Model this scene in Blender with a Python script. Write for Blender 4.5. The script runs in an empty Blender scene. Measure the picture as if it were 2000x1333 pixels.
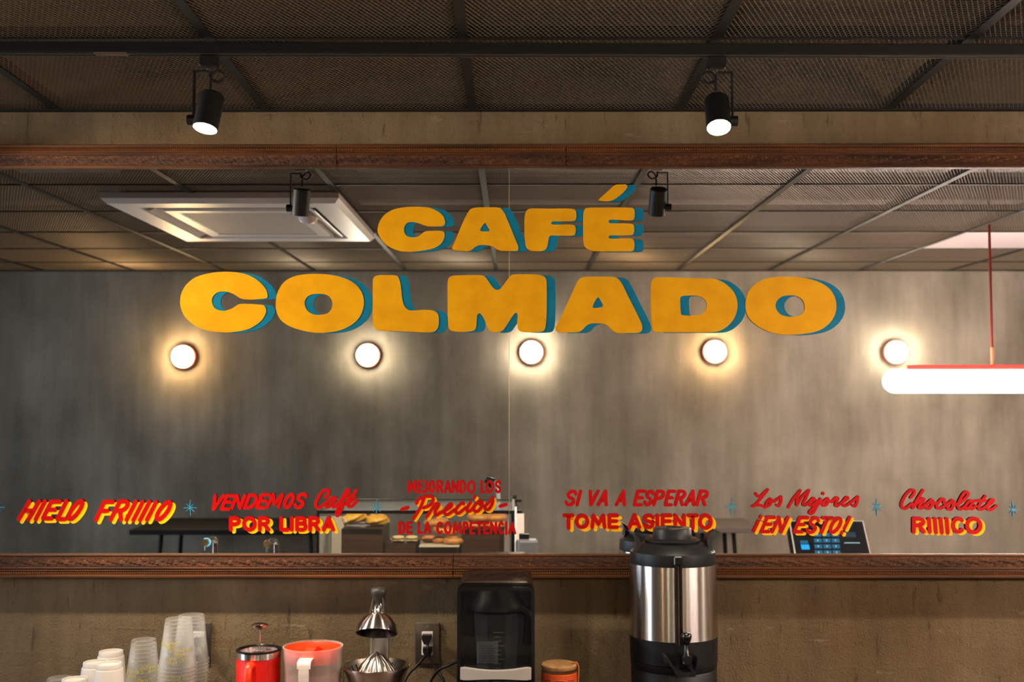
import bpy, math, random
from mathutils import Vector, Matrix
random.seed(7)
S = bpy.context.scene
COL = S.collection
rad = math.radians

# ------------------------------------------------------------------ camera
FPX = 2050.0                                   # focal length for a 2000 px wide frame
CAM = Vector((0.0, -3.084, 1.75))
PITCH = math.atan(168.5/FPX); YAW = math.atan(5/FPX)
cd = bpy.data.cameras.new('camera'); cam = bpy.data.objects.new('camera', cd); COL.objects.link(cam)
cam.location = CAM; cam.rotation_euler = (rad(90)+PITCH, 0, YAW)
cd.sensor_width = 36; cd.lens = FPX/2000*36; cd.clip_start = .02
cd.dof.use_dof = True; cd.dof.focus_distance = 3.0; cd.dof.aperture_fstop = 3.2
S.camera = cam
RM = cam.rotation_euler.to_matrix()

# ------------------------------------------------------------------ world, daylight, exposure
w = bpy.data.worlds.new('world'); S.world = w; w.use_nodes = True
w.node_tree.nodes['Background'].inputs[0].default_value = (.55, .72, 1, 1)
w.node_tree.nodes['Background'].inputs[1].default_value = .15
def area_light(name, loc, rot, sx, sy, energy, color):
    l = bpy.data.lights.new(name, 'AREA'); l.shape = 'RECTANGLE'; l.size = sx; l.size_y = sy
    l.energy = energy; l.color = color
    o = bpy.data.objects.new(name, l); COL.objects.link(o); o.location = loc; o.rotation_euler = rot
    return o
# daylight coming in through the street window in the left wall (outside its pane)
area_light('daylight', (-5.3, -1.7, 1.55), (0, rad(-90), 0), 1.7, 1.9, 17, (.62, .80, 1))
E_SPOT, E_LENS, E_BAR, E_WARM, E_NEUT = 18, 12, 11, 19, 17
S.view_settings.view_transform = 'Standard'; S.view_settings.look = 'None'
S.view_settings.gamma = 1; S.view_settings.use_curve_mapping = False
S.view_settings.exposure = 3.2
S.cycles.caustics_reflective = False; S.cycles.caustics_refractive = False
S.cycles.sample_clamp_indirect = 3.0
S.cycles.transparent_max_bounces = 48
S.cycles.max_bounces = 14; S.cycles.glossy_bounces = 6; S.cycles.diffuse_bounces = 4

# ------------------------------------------------------------------ pixel -> place helpers
TILT = rad(.862); MB0 = Vector((0, -.024, 1.384))          # mirror leans out at the top
MN = Vector((0, -math.cos(TILT), -math.sin(TILT)))
def ray(px, py):
    return RM @ Vector(((px-1000)/FPX, -(py-666.5)/FPX, -1))
def at(px, py, y):
    d = ray(px, py); t = (y-CAM.y)/d.y
    return CAM + d*t
def mloc(px, py):                                           # point of the mirror face, in mirror coordinates (x, z)
    d = ray(px, py); t = (MB0-CAM).dot(MN)/d.dot(MN); p = CAM+d*t-MB0
    return (p.x, p.z*math.cos(TILT)-p.y*math.sin(TILT))
def refl(px, py):
    d = ray(px, py); t = (MB0-CAM).dot(MN)/d.dot(MN); p = CAM+d*t
    return p, d-2*d.dot(MN)*MN
def rat_y(px, py, y):
    p, d = refl(px, py); return p+d*((y-p.y)/d.y)
def rat_z(px, py, z):
    p, d = refl(px, py); return p+d*((z-p.z)/d.z)
CEIL = 2.698

# ------------------------------------------------------------------ materials
def lin(c):
    return tuple(((x/255)/12.92 if x/255 <= .04045 else ((x/255+.055)/1.055)**2.4) for x in c)+(1,)
MATS = {}
def mat(name, rgb=(128,128,128), rough=.5, metal=0., emit=None, es=0, bump=None, var=None, coat=0, trans=0, spec=.5, alpha=None, aniso=0):
    if name in MATS: return MATS[name]
    m = bpy.data.materials.new(name); m.use_nodes = True; nt = m.node_tree; b = nt.nodes['Principled BSDF']
    b.inputs['Base Color'].default_value = lin(rgb); b.inputs['Roughness'].default_value = rough
    b.inputs['Metallic'].default_value = metal; b.inputs['Coat Weight'].default_value = coat
    b.inputs['Specular IOR Level'].default_value = spec
    if aniso: b.inputs['Anisotropic'].default_value = aniso; b.inputs['Anisotropic Rotation'].default_value = .25
    if trans: b.inputs['Transmission Weight'].default_value = trans
    if emit: b.inputs['Emission Color'].default_value = lin(emit); b.inputs['Emission Strength'].default_value = es
    tc = nt.nodes.new('ShaderNodeTexCoord')
    if var or bump:
        mp = nt.nodes.new('ShaderNodeMapping'); nt.links.new(tc.outputs['Object'], mp.inputs[0])
    if var:                                                 # (scale xyz, rgb2)
        mp.inputs['Scale'].default_value = var[0]
        n = nt.nodes.new('ShaderNodeTexNoise'); n.inputs['Scale'].default_value = 1; n.inputs['Detail'].default_value = 5
        nt.links.new(mp.outputs[0], n.inputs[0])
        r = nt.nodes.new('ShaderNodeValToRGB'); r.color_ramp.elements[0].position = .35; r.color_ramp.elements[1].position = .65
        r.color_ramp.elements[0].color = lin(rgb); r.color_ramp.elements[1].color = lin(var[1])
        nt.links.new(n.outputs[0], r.inputs[0]); nt.links.new(r.outputs[0], b.inputs['Base Color'])
    if bump:                                                # (scale xyz, strength, distance)
        mp2 = nt.nodes.new('ShaderNodeMapping'); nt.links.new(tc.outputs['Object'], mp2.inputs[0])
        mp2.inputs['Scale'].default_value = bump[0]
        n2 = nt.nodes.new('ShaderNodeTexNoise'); n2.inputs['Scale'].default_value = 1; n2.inputs['Detail'].default_value = 4
        nt.links.new(mp2.outputs[0], n2.inputs[0])
        bp = nt.nodes.new('ShaderNodeBump'); bp.inputs['Strength'].default_value = bump[1]; bp.inputs['Distance'].default_value = bump[2]
        nt.links.new(n2.outputs[0], bp.inputs['Height']); nt.links.new(bp.outputs[0], b.inputs['Normal'])
    MATS[name] = m
    return m
def clear(name, rgb, density, rough=.05):                   # thin clear sheet: see-through, glossier towards its edges
    m = bpy.data.materials.new(name); m.use_nodes = True; nt = m.node_tree; nt.nodes.clear()
    o = nt.nodes.new('ShaderNodeOutputMaterial'); mx = nt.nodes.new('ShaderNodeMixShader')
    t = nt.nodes.new('ShaderNodeBsdfTransparent'); g = nt.nodes.new('ShaderNodeBsdfPrincipled')
    g.inputs['Base Color'].default_value = lin(rgb); g.inputs['Roughness'].default_value = rough
    t.inputs[0].default_value = (.97, .97, .97, 1)
    lw = nt.nodes.new('ShaderNodeLayerWeight'); lw.inputs[0].default_value = .35
    mr = nt.nodes.new('ShaderNodeMapRange'); mr.inputs[3].default_value = density[0]; mr.inputs[4].default_value = density[1]
    nt.links.new(lw.outputs['Facing'], mr.inputs[0]); nt.links.new(mr.outputs[0], mx.inputs[0])
    nt.links.new(t.outputs[0], mx.inputs[1]); nt.links.new(g.outputs[0], mx.inputs[2]); nt.links.new(mx.outputs[0], o.inputs[0])
    MATS[name] = m
    return m
def plaster(name, c1, c2, c3, relief=1.0, streak=1.0, rough=.75, dist=.004, marks=False, freq=1.0):
    m = bpy.data.materials.new(name); m.use_nodes = True; nt = m.node_tree; b = nt.nodes['Principled BSDF']; L = nt.links.new
    b.inputs['Roughness'].default_value = rough; b.inputs['Specular IOR Level'].default_value = .3
    tc = nt.nodes.new('ShaderNodeTexCoord')
    def noise(scale, detail=4, rgh=.55):
        mp = nt.nodes.new('ShaderNodeMapping'); L(tc.outputs['Object'], mp.inputs[0]); mp.inputs['Scale'].default_value = scale
        n = nt.nodes.new('ShaderNodeTexNoise'); n.inputs['Scale'].default_value = 1; n.inputs['Detail'].default_value = detail
        n.inputs['Roughness'].default_value = rgh; L(mp.outputs[0], n.inputs[0]); return n.outputs[0]
    def ramp(inp, stops):
        r = nt.nodes.new('ShaderNodeValToRGB'); e = r.color_ramp.elements
        while len(e) < len(stops): e.new(.5)
        for el, (p, c) in zip(e, stops): el.position = p; el.color = c if len(c) == 4 else lin(c)
        L(inp, r.inputs[0]); return r.outputs[0]
    def math_(op, a, b_):
        n = nt.nodes.new('ShaderNodeMath'); n.operation = op
        for i, x in enumerate((a, b_)):
            if isinstance(x, (int, float)): n.inputs[i].default_value = x
            else: L(x, n.inputs[i])
        return n.outputs[0]
    big = ramp(noise((1.3*freq, 1.3*freq, .9*freq), 6), [(.3, c1), (.52, c2), (.72, c3)])
    st = noise((9*streak, 9*streak, .9), 6, .65)
    mx = nt.nodes.new('ShaderNodeMix'); mx.data_type = 'RGBA'; mx.blend_type = 'MULTIPLY'; mx.inputs[0].default_value = .55
    L(big, mx.inputs[6]); L(ramp(st, [(.3, (.5,.5,.5,1)), (.7, (1.15,1.13,1.1,1))]), mx.inputs[7]); L(mx.outputs[2], b.inputs['Base Color'])
    scr = ramp(noise((42, 42, 6.5), 5, .72), [(.605, (0,0,0,1)), (.64, (1,1,1,1))])       # vertical gouges
    scr2 = ramp(noise((130, 130, 34), 4, .7), [(.60, (0,0,0,1)), (.64, (1,1,1,1))])
    hor = ramp(noise((3, 3, 45), 3, .6), [(.58, (0,0,0,1)), (.70, (1,1,1,1))])         # trowel ridges
    fine = noise((170, 170, 150), 5, .7)
    med = noise((24, 24, 20), 5, .6)
    h = math_('ADD', math_('MULTIPLY', fine, .85), math_('MULTIPLY', med, .9))
    h = math_('SUBTRACT', h, math_('MULTIPLY', scr, .55))
    h = math_('SUBTRACT', h, math_('MULTIPLY', scr2, .30))
    h = math_('ADD', h, math_('MULTIPLY', hor, .10))
    if marks:                                               # colour darkened in the gouges and pits, pale trowel scuffs
        pit = ramp(noise((150, 150, 120), 2, .5), [(.70, (0,0,0,1)), (.74, (1,1,1,1))]); h = math_('SUBTRACT', h, math_('MULTIPLY', pit, .4))
        dk = math_('SUBTRACT', 1.0, math_('MULTIPLY', math_('ADD', math_('ADD', scr, math_('MULTIPLY', scr2, .5)), pit), .38))
        scuff = math_('MULTIPLY', ramp(noise((7, 7, 26), 5, .7), [(.62, (0,0,0,1)), (.74, (1,1,1,1))]), .5)
        v1 = nt.nodes.new('ShaderNodeMix'); v1.data_type = 'RGBA'; v1.blend_type = 'MULTIPLY'; v1.inputs[0].default_value = 1
        L(mx.outputs[2], v1.inputs[6]); L(dk, v1.inputs[7])
        v2 = nt.nodes.new('ShaderNodeMix'); v2.data_type = 'RGBA'; L(scuff, v2.inputs[0]); L(v1.outputs[2], v2.inputs[6]); v2.inputs[7].default_value = lin((188,172,146))
        L(v2.outputs[2], b.inputs['Base Color'])
    bp = nt.nodes.new('ShaderNodeBump'); bp.inputs['Strength'].default_value = .9*relief; bp.inputs['Distance'].default_value = dist
    L(h, bp.inputs['Height']); L(bp.outputs[0], b.inputs['Normal'])
    MATS[name] = m
    return m
def wood(name, c1, c2, rough=.35, bumpsc=(60, 60, 160), bs=1.0, dist=.004, cut_shade=False):
    m = bpy.data.materials.new(name); m.use_nodes = True; nt = m.node_tree; b = nt.nodes['Principled BSDF']; L = nt.links.new
    b.inputs['Roughness'].default_value = rough; b.inputs['Specular IOR Level'].default_value = .3
    tc = nt.nodes.new('ShaderNodeTexCoord')
    mp = nt.nodes.new('ShaderNodeMapping'); L(tc.outputs['Object'], mp.inputs[0]); mp.inputs['Scale'].default_value = (3, 40, 60)
    n = nt.nodes.new('ShaderNodeTexNoise'); n.inputs['Scale'].default_value = 1; n.inputs['Detail'].default_value = 6; L(mp.outputs[0], n.inputs[0])
    r = nt.nodes.new('ShaderNodeValToRGB'); r.color_ramp.elements[0].position = .3; r.color_ramp.elements[1].position = .7
    r.color_ramp.elements[0].color = lin(c1); r.color_ramp.elements[1].color = lin(c2)
    L(n.outputs[0], r.inputs[0]); L(r.outputs[0], b.inputs['Base Color'])
    mp2 = nt.nodes.new('ShaderNodeMapping'); L(tc.outputs['Object'], mp2.inputs[0]); mp2.inputs['Scale'].default_value = bumpsc
    n2 = nt.nodes.new('ShaderNodeTexNoise'); n2.inputs['Scale'].default_value = 1; n2.inputs['Detail'].default_value = 3
    n2.inputs['Distortion'].default_value = 2.5
    L(mp2.outputs[0], n2.inputs[0])
    if cut_shade:                                               # shade painted into the small cuts, high spots lightened
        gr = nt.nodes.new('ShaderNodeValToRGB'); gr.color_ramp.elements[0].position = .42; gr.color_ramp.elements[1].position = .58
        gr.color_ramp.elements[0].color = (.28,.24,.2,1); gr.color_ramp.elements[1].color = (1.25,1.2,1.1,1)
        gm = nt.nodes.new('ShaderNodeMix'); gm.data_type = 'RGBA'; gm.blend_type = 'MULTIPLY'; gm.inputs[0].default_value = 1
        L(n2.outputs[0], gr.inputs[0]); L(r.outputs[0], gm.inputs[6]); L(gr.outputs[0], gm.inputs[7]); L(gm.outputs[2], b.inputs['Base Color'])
    bp = nt.nodes.new('ShaderNodeBump'); bp.inputs['Strength'].default_value = bs; bp.inputs['Distance'].default_value = dist
    L(n2.outputs[0], bp.inputs['Height']); L(bp.outputs[0], b.inputs['Normal'])
    MATS[name] = m
    return m
def paint(name, c1, c2, bs=.5):
    m = mat(name, c1, .5, var=((14, 14, 14), c2), bump=((30, 30, 220), bs, .0012), spec=.12)
    return m

M_WALLF = plaster('plaster_front', (108,84,50), (132,110,78), (156,138,110), 1.0, dist=.017, marks=True)
M_WALLB = plaster('plaster_back', (117,109,94), (142,134,118), (162,153,138), .45, 1.0, freq=1.7)
M_SLAB = plaster('slab_grey', (120,118,114), (140,137,132), (152,150,146), .5)
M_FLOOR = mat('floor_concrete', (150,145,138), .5, var=((2,2,2),(168,162,154)))
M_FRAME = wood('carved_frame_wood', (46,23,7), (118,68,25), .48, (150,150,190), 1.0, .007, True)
M_FRAMES = wood('plain_frame_wood', (46,23,7), (98,55,20), .58, (8,80,160), .4, .002)
M_BEAD = mat('bead_wood', (150,92,40), .4)
M_YEL = paint('yellow_paint', (206,143,0), (219,156,0))
M_BLU = paint('teal_paint', (0,98,128), (4,110,140), .3)
M_RED = paint('red_paint', (172,3,3), (186,5,4), .3)
M_YSH = paint('yellow_shade_paint', (250,176,2), (255,190,6), .2)
M_STAR = mat('pale_blue_paint', (40,130,160), .45)
M_BLK = mat('black_metal', (12,12,12), .5, spec=.25)
M_BLKP = mat('black_plastic', (13,13,15), .45, spec=.28)
M_BLKG = mat('glossy_black_plastic', (10,10,11), .22)
M_GRID = mat('dark_grid_metal', (25,24,22), .6, .0, spec=.25)
M_MESH = mat('expanded_steel', (126,112,94), .45, .5)
M_STEEL = mat('brushed_steel', (200,192,186), .23, 1.0, aniso=.95)
M_CHROME = mat('chrome', (205,200,195), .12, 1.0)
M_WHITE = mat('white_plastic', (222,212,205), .4)
M_PAPER = mat('white_paper_cup', (184,176,170), .65)
M_REDP = mat('red_enamel', (225,22,8), .38, coat=.2)
M_REDO = mat('orange_red_plastic', (240,52,10), .35)
M_GLASS = clear('clear_glass', (200,205,205), (.012, .35), .02)
M_CLEAR = clear('clear_cup_plastic', (240,238,232), (.006, .22), .03)
M_SMOKE = clear('smoked_plastic', (18,18,20), (.40, .9), .06)
M_FROST = clear('frosted_plastic', (215,190,178), (.20, .62), .35)
M_DWOOD = wood('dark_riser_wood', (44,26,14), (74,46,24), .5, (10,10,60), .3, .002)
M_CORK = mat('cork_lid', (150,108,60), .8, var=((60,60,60),(178,134,80)), bump=((200,200,200), .3, .001))
M_LABEL = mat('orange_label', (226,88,20), .6)
M_INK = mat('dark_ink', (80,20,8), .7)
M_YINK = mat('yellow_ink', (188,168,20), .5)

# ------------------------------------------------------------------ mesh builder
class MB:
    def __init__(s): s.v = []; s.f = []; s.T = Matrix.Identity(4)
    def add(s, vs, fs):
        n = len(s.v); s.v += [tuple(s.T @ Vector(v)) for v in vs]; s.f += [tuple(n+i for i in f) for f in fs]; return s
    def box(s, x0, x1, y0, y1, z0, z1):
        return s.add([(x0,y0,z0),(x1,y0,z0),(x1,y1,z0),(x0,y1,z0),(x0,y0,z1),(x1,y0,z1),(x1,y1,z1),(x0,y1,z1)],
                     [(0,3,2,1),(4,5,6,7),(0,1,5,4),(1,2,6,5),(2,3,7,6),(3,0,4,7)])
    def rbox(s, x0, x1, y0, y1, z0, z1, b):                 # box with chamfered edges along all three axes
        xs, ys, zs = (x0, x1), (y0, y1), (z0, z1); vs = []; idx = {}
        for i in (0,1):
            for j in (0,1):
                for k in (0,1):
                    sx, sy, sz = (1,-1)[i]*b, (1,-1)[j]*b, (1,-1)[k]*b
                    for a, p in (('x',(xs[i],ys[j]+sy,zs[k]+sz)), ('y',(xs[i]+sx,ys[j],zs[k]+sz)), ('z',(xs[i]+sx,ys[j]+sy,zs[k]))):
                        idx[(i,j,k,a)] = len(vs); vs.append(p)
        F = []
        for i in (0,1):
            q = [idx[(i,0,0,'x')], idx[(i,1,0,'x')], idx[(i,1,1,'x')], idx[(i,0,1,'x')]]; F.append(tuple(q if i else q[::-1]))
            q = [idx[(0,i,0,'y')], idx[(0,i,1,'y')], idx[(1,i,1,'y')], idx[(1,i,0,'y')]]; F.append(tuple(q if i else q[::-1]))
            q = [idx[(0,0,i,'z')], idx[(1,0,i,'z')], idx[(1,1,i,'z')], idx[(0,1,i,'z')]]; F.append(tuple(q if i else q[::-1]))
        for i in (0,1):
            for j in (0,1):
                q = [idx[(i,j,0,'x')], idx[(i,j,0,'y')], idx[(i,j,1,'y')], idx[(i,j,1,'x')]]; F.append(tuple(q if (i+j)%2 == 0 else q[::-1]))
                q = [idx[(i,0,j,'x')], idx[(i,0,j,'z')], idx[(i,1,j,'z')], idx[(i,1,j,'x')]]; F.append(tuple(q if (i+j)%2 == 1 else q[::-1]))
                q = [idx[(0,i,j,'y')], idx[(0,i,j,'z')], idx[(1,i,j,'z')], idx[(1,i,j,'y')]]; F.append(tuple(q if (i+j)%2 == 0 else q[::-1]))
                for k in (0,1):
                    q = [idx[(i,j,k,'x')], idx[(i,j,k,'y')], idx[(i,j,k,'z')]]; F.append(tuple(q if (i+j+k)%2 == 1 else q[::-1]))
        return s.add(vs, F)
    def lathe(s, prof, seg=32, c=(0,0,0)):
        vs = []; F = []; rings = []
        for r, z in prof:
            if r < 1e-6: rings.append([len(vs)]); vs.append((c[0], c[1], c[2]+z))
            else:
                rings.append(list(range(len(vs), len(vs)+seg)))
                vs += [(c[0]+r*math.cos(2*math.pi*i/seg), c[1]+r*math.sin(2*math.pi*i/seg), c[2]+z) for i in range(seg)]
        for a, b in zip(rings, rings[1:]):
            for i in range(seg):
                j = (i+1) % seg
                if len(a) == 1 and len(b) == 1: continue
                if len(a) == 1: F.append((a[0], b[j], b[i]))
                elif len(b) == 1: F.append((a[i], a[j], b[0]))
                else: F.append((a[i], a[j], b[j], b[i]))
        return s.add(vs, F)
    def tube(s, path, r, seg=8, caps=True):
        path = [Vector(p) for p in path]; vs = []; F = []; up = None
        rr = r if isinstance(r, (list, tuple)) else [r]*len(path)
        for k, p in enumerate(path):
            d = (path[min(k+1, len(path)-1)]-path[max(k-1, 0)]).normalized()
            if up is None:
                up = Vector((0,0,1)) if abs(d.z) < .9 else Vector((1,0,0))
            a = d.cross(up).normalized(); up = a.cross(d).normalized()
            vs += [tuple(p+(a*math.cos(2*math.pi*i/seg)+up*math.sin(2*math.pi*i/seg))*rr[k]) for i in range(seg)]
        for k in range(len(path)-1):
            for i in range(seg):
                j = (i+1) % seg; F.append((k*seg+i, (k+1)*seg+i, (k+1)*seg+j, k*seg+j))
        if caps: F.append(tuple(range(seg))); F.append(tuple(range((len(path)-1)*seg, len(path)*seg))[::-1])
        return s.add(vs, F)
    def extrude(s, prof, x0, x1):                           # profile in (y, z), swept along x, ends closed
        n = len(prof); vs = [(x0, y, z) for y, z in prof]+[(x1, y, z) for y, z in prof]
        F = [(i, (i+1) % n, n+(i+1) % n, n+i) for i in range(n)]+[tuple(range(n))[::-1], tuple(range(n, 2*n))]
        return s.add(vs, F)
    def prism(s, poly, y0, y1):                             # convex-ish polygon in (x, z) given thickness in y
        n = len(poly); vs = [(x, y0, z) for x, z in poly]+[(x, y1, z) for x, z in poly]
        F = [(i, (i+1) % n, n+(i+1) % n, n+i) for i in range(n)]+[tuple(range(n))[::-1], tuple(range(n, 2*n))]
        return s.add(vs, F)
    def mesh(s, name, m, smooth=None):
        me = bpy.data.meshes.new(name); me.from_pydata(s.v, [], s.f); me.materials.append(m)
        if smooth:
            me.shade_smooth(); me.set_sharp_from_angle(angle=rad(smooth))
        me.update(); return me
    def build(s, name, m, parent=None, smooth=None, loc=None, **kw):
        return link(name, s.mesh(name, m, smooth), parent, loc, **kw)
def link(name, me, parent=None, loc=None, **kw):
    o = bpy.data.objects.new(name, me); COL.objects.link(o)
    if parent: o.parent = parent
    if loc is not None: o.location = loc
    for k, v in kw.items(): o[k] = v
    return o
def thing(name, label, cat, loc=(0,0,0), rotz=0, group=None, **kw):
    o = bpy.data.objects.new(name, None); COL.objects.link(o); o.empty_display_size = .1
    o.location = loc; o.rotation_euler = (0, 0, rotz); o['label'] = label; o['category'] = cat
    if group: o['group'] = group
    return o
def tag(o, label, cat, group=None):
    o['label'] = label; o['category'] = cat
    if group: o['group'] = group
    return o
def struct(o): o['kind'] = 'structure'; return o
def fixn(o):                                                # make normals consistent
    import bmesh
    b = bmesh.new(); b.from_mesh(o.data); bmesh.ops.recalc_face_normals(b, faces=b.faces); b.to_mesh(o.data); b.free(); return o
def cr(pts, n=4, closed=False):                             # Catmull-Rom through points
    if len(pts) < 3 and not closed: return list(pts)
    out = []; N = len(pts)
    for i in range(N if closed else N-1):
        if closed: p = [pts[(i+k-1) % N] for k in range(4)]
        else: p = [pts[max(i-1,0)], pts[i], pts[i+1], pts[min(i+2,N-1)]]
        for k in range(n):
            t = k/n
            out.append(tuple(.5*((2*b)+(-a+c)*t+(2*a-5*b+4*c-d)*t*t+(-a+3*b-3*c+d)*t**3) for a, b, c, d in zip(*p)))
    if not closed: out.append(tuple(pts[-1]))
    return out

# ------------------------------------------------------------------ room shell
XL, XR, YB, SLAB = -4.6, 4.6, -4.15, 3.20
def slab(name, x0, x1, y0, y1, z0, z1, m):
    return struct(MB().box(x0, x1, y0, y1, z0, z1).build(name, m))
slab('floor', XL-.2, XR+.2, YB-.2, .2, -.1, 0, M_FLOOR)
slab('wall_front', XL-.2, XR+.2, 0, .2, 0, SLAB+.1, M_WALLF)
slab('wall_back', XL-.2, XR+.2, YB-.2, YB, 0, SLAB+.1, M_WALLB)
slab('wall_right', XR, XR+.2, YB, 0, 0, SLAB+.1, M_WALLB)
# left wall with the street window
wl = MB()
for b in ((XL-.2, XL, YB, -2.7, 0, SLAB+.1), (XL-.2, XL, -.7, 0, 0, SLAB+.1), (XL-.2, XL, -2.7, -.7, 0, .7), (XL-.2, XL, -2.7, -.7, 2.4, SLAB+.1)):
    wl.box(*b)
struct(wl.build('wall_left', M_WALLB))
win = struct(thing('window_1', 'black framed street window in the left wall', 'window', (XL-.1, -1.7, .7)))
del win['label']; del win['category']
MB().box(-.04,.04,-1,1,0,.05).box(-.04,.04,-1,1,1.65,1.7).box(-.04,.04,-1,-.95,.05,1.65).box(-.04,.04,.95,1,.05,1.65).box(-.04,.04,-.025,.025,.05,1.65).build('window_frame', M_BLK, win)
for sy in (-.95, .025): MB().box(-.004,.004,sy,sy+.925,.05,1.65).build('pane', M_GLASS, win)

# concrete slab over the hung ceiling, then the hung grid of expanded metal
ceil = struct(MB().box(XL-.2, XR+.2, YB-.2, .2, SLAB, SLAB+.1).build('ceiling', M_SLAB))
M_BOARD = plaster('white_board', (176,172,166), (196,192,186), (208,204,198), .2)
for j, (y0, y1) in enumerate(((-2.14,-1.16),(-3.14,-2.16),(-4.13,-3.16))):
    for i in range(7):
        x0 = XL+.1+1.29*i; MB().box(x0, x0+1.28, y0, y1, 2.985, 2.998).build('ceiling_board', M_BOARD, ceil)
grid = struct(bpy.data.objects.new('ceiling_grid', None)); COL.objects.link(grid); grid.location = (0, 0, CEIL)
PX, PY = .620, .62
XK = [-.125+PX*k for k in range(-7, 8)]
YK = [0]+[-.585-PY*k for k in range(0, 6)]+[YB]
YK = sorted(set(round(y, 3) for y in YK), reverse=True)
for x in XK:                                                # main runners, front to back
    MB().box(-.0125,.0125,YB,0,-.003,.0).box(-.002,.002,YB,0,0,.038).build('runner_bar', M_GRID, grid, loc=(x,0,0))
ct = MB().box(-PX/2+.013,PX/2-.013,-.006,.006,-.0015,0).box(-PX/2+.003,PX/2-.003,-.0015,.0015,0,.032).mesh('cross_bar', M_GRID)
xs = [XK[0]-PX]+XK+[XK[-1]+PX]
for y in YK[1:-1]:
    for a, b in zip(XK, XK[1:]):
        link('cross_bar', ct, grid, ((a+b)/2, y, 0))
MB().box(XL,XR,-.022,0,-.004,.0).box(XL,XR,-.003,0,0,.02).build('edge_angle', M_GRID, grid)
MB().box(XL,XR,YB,YB+.022,-.004,.0).box(XL,XR,YB,YB+.003,0,.02).build('edge_angle', M_GRID, grid)
def mesh_panel(wx, wy):
    sw, lw = .0064, .026; m = MB(); nx = int(round(wx/sw)); ny = int(round(wy/lw)); sw = wx/nx; lw = wy/ny
    tw, th, a = .0017, .0009, rad(38)
    ca, sa = math.cos(a), math.sin(a)
    sec = [( tw/2*ca-th/2*sa*0, tw/2*sa+th/2), (-tw/2*ca, -tw/2*sa+th/2), (-tw/2*ca, -tw/2*sa-th/2), (tw/2*ca, tw/2*sa-th/2)]
    for i in range(nx):
        cx = -wx/2+(i+.5)*sw; vs = []; F = []
        # zigzag strand: alternates between its left and right neighbour
        seq = []
        for j in range(ny+1):
            y = -wy/2+j*lw
            seq += [(-1, y-lw*.09), (-1, y+lw*.09)]
            if j < ny: seq += [(1, y+lw*.41), (1, y+lw*.59)]
        for s_, y in seq:
            x = cx+s_*(1 if i % 2 else -1)*(sw/2-.0003); y = max(-wy/2, min(wy/2, y))
            vs += [(x+dx, y, dz) for dx, dz in sec]
        for k in range(len(seq)-1):
            for q in range(4):
                r = (q+1) % 4; F.append((k*4+q, k*4+r, k*4+4+r, k*4+4+q))
        m.add(vs, F)
    return m.mesh('mesh_panel', M_MESH)
PM = {}
AC0, AC1 = rat_z(208, 398, CEIL-.045), rat_z(358, 472, CEIL-.045)
acx0 = rat_z(208, 398, CEIL-.045).x; acx1 = rat_z(654, 398, CEIL-.045).x
acy0 = AC0.y; acy1 = AC1.y                                  # near and far edge
print('AC', acx0, acx1, acy0, acy1)
tile = None
for a, b in zip(XK, XK[1:]):
    for y0, y1 in zip(YK, YK[1:]):
        cx, cy, wy = (a+b)/2, (y0+y1)/2, y0-y1
        x0_, x1_ = a+.002, b-.002; ya, yb = y1+.002, y0-.002
        if x1_ > acx0-.03 and x0_ < acx1+.03 and yb > acy1-.03 and ya < acy0+.03:   # cut round the air conditioner
            L0, L1, B0, B1 = acx0-.03, acx1+.03, acy1-.03, acy0+.03
            for (p0, p1, q0, q1) in ((x0_, min(x1_, L0), ya, yb), (max(x0_, L1), x1_, ya, yb), (max(x0_, L0), min(x1_, L1), ya, min(yb, B0)), (max(x0_, L0), min(x1_, L1), max(ya, B1), yb)):
                if p1-p0 > .03 and q1-q0 > .03: link('mesh_panel', mesh_panel(p1-p0, q1-q0), grid, ((p0+p1)/2, (q0+q1)/2, .0035))
            continue
        key = round(wy, 3)
        tp = rat_z(1940, 468, CEIL)
        if a < tp.x < b and y1 < tp.y < y0:
            MB().box(-PX/2+.012,PX/2-.012,-wy/2+.005,wy/2-.005,.0,.012).build('white_ceiling_tile', mat('tile_white', (150,140,140), .7), grid, loc=(cx,cy,.001), label='solid white access tile'); continue
        if key not in PM: PM[key] = mesh_panel(PX-.006, wy-.006)
        link('mesh_panel', PM[key], grid, (cx, cy, .0035))

# things above the mesh
def conduit(pts, r, m, label, cat='conduit', name='flexible_conduit', group=None):
    o = fixn(MB().tube(cr(pts, 5), r, 8).build(name, m, smooth=50)); return tag(o, label, cat, group)
M_COND = mat('tan_conduit', (150,122,92), .6, bump=((300,300,300), .4, .002))
M_DUCT = mat('foil_duct', (190,186,188), .35, .8, bump=((30,30,30), .8, .01))
conduit([(-2.5,-1.0,2.95),(-1.9,-.85,2.86),(-1.45,-.70,2.84),(-1.0,-.92,2.88),(-.6,-1.2,2.93)], .018, M_COND, 'thick tan conduit sweeping up to the right above the ceiling mesh, upper left corner')
conduit([(-2.6,-.74,2.84),(-1.9,-.66,2.83),(-1.3,-.72,2.84),(-.8,-.66,2.84),(-.5,-.6,2.86)], .012, M_COND, 'thin tan conduit lying almost level above the mesh, upper left corner')
conduit([(-2.4,-.95,2.83),(-1.7,-.80,2.83),(-1.1,-.86,2.83),(-.7,-.70,2.83),(-.3,-.72,2.85)], .010, M_COND, 'thin tan conduit crossing the other two above the mesh at upper left')
conduit([(-.6,-.80,2.84),(-.2,-.68,2.83),(.2,-.72,2.84),(.6,-.82,2.84),(1.1,-.72,2.86)], .010, M_COND, 'thin tan conduit sagging above the mesh near the top centre')
conduit([(-1.6,-.42,2.80),(-.8,-.30,2.80),(-.3,-.26,2.80),(.4,-.2,2.80)], .006, M_BLK, 'thin black cable running above the mesh behind the left spotlight', 'cable', 'black_cable')
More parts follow.
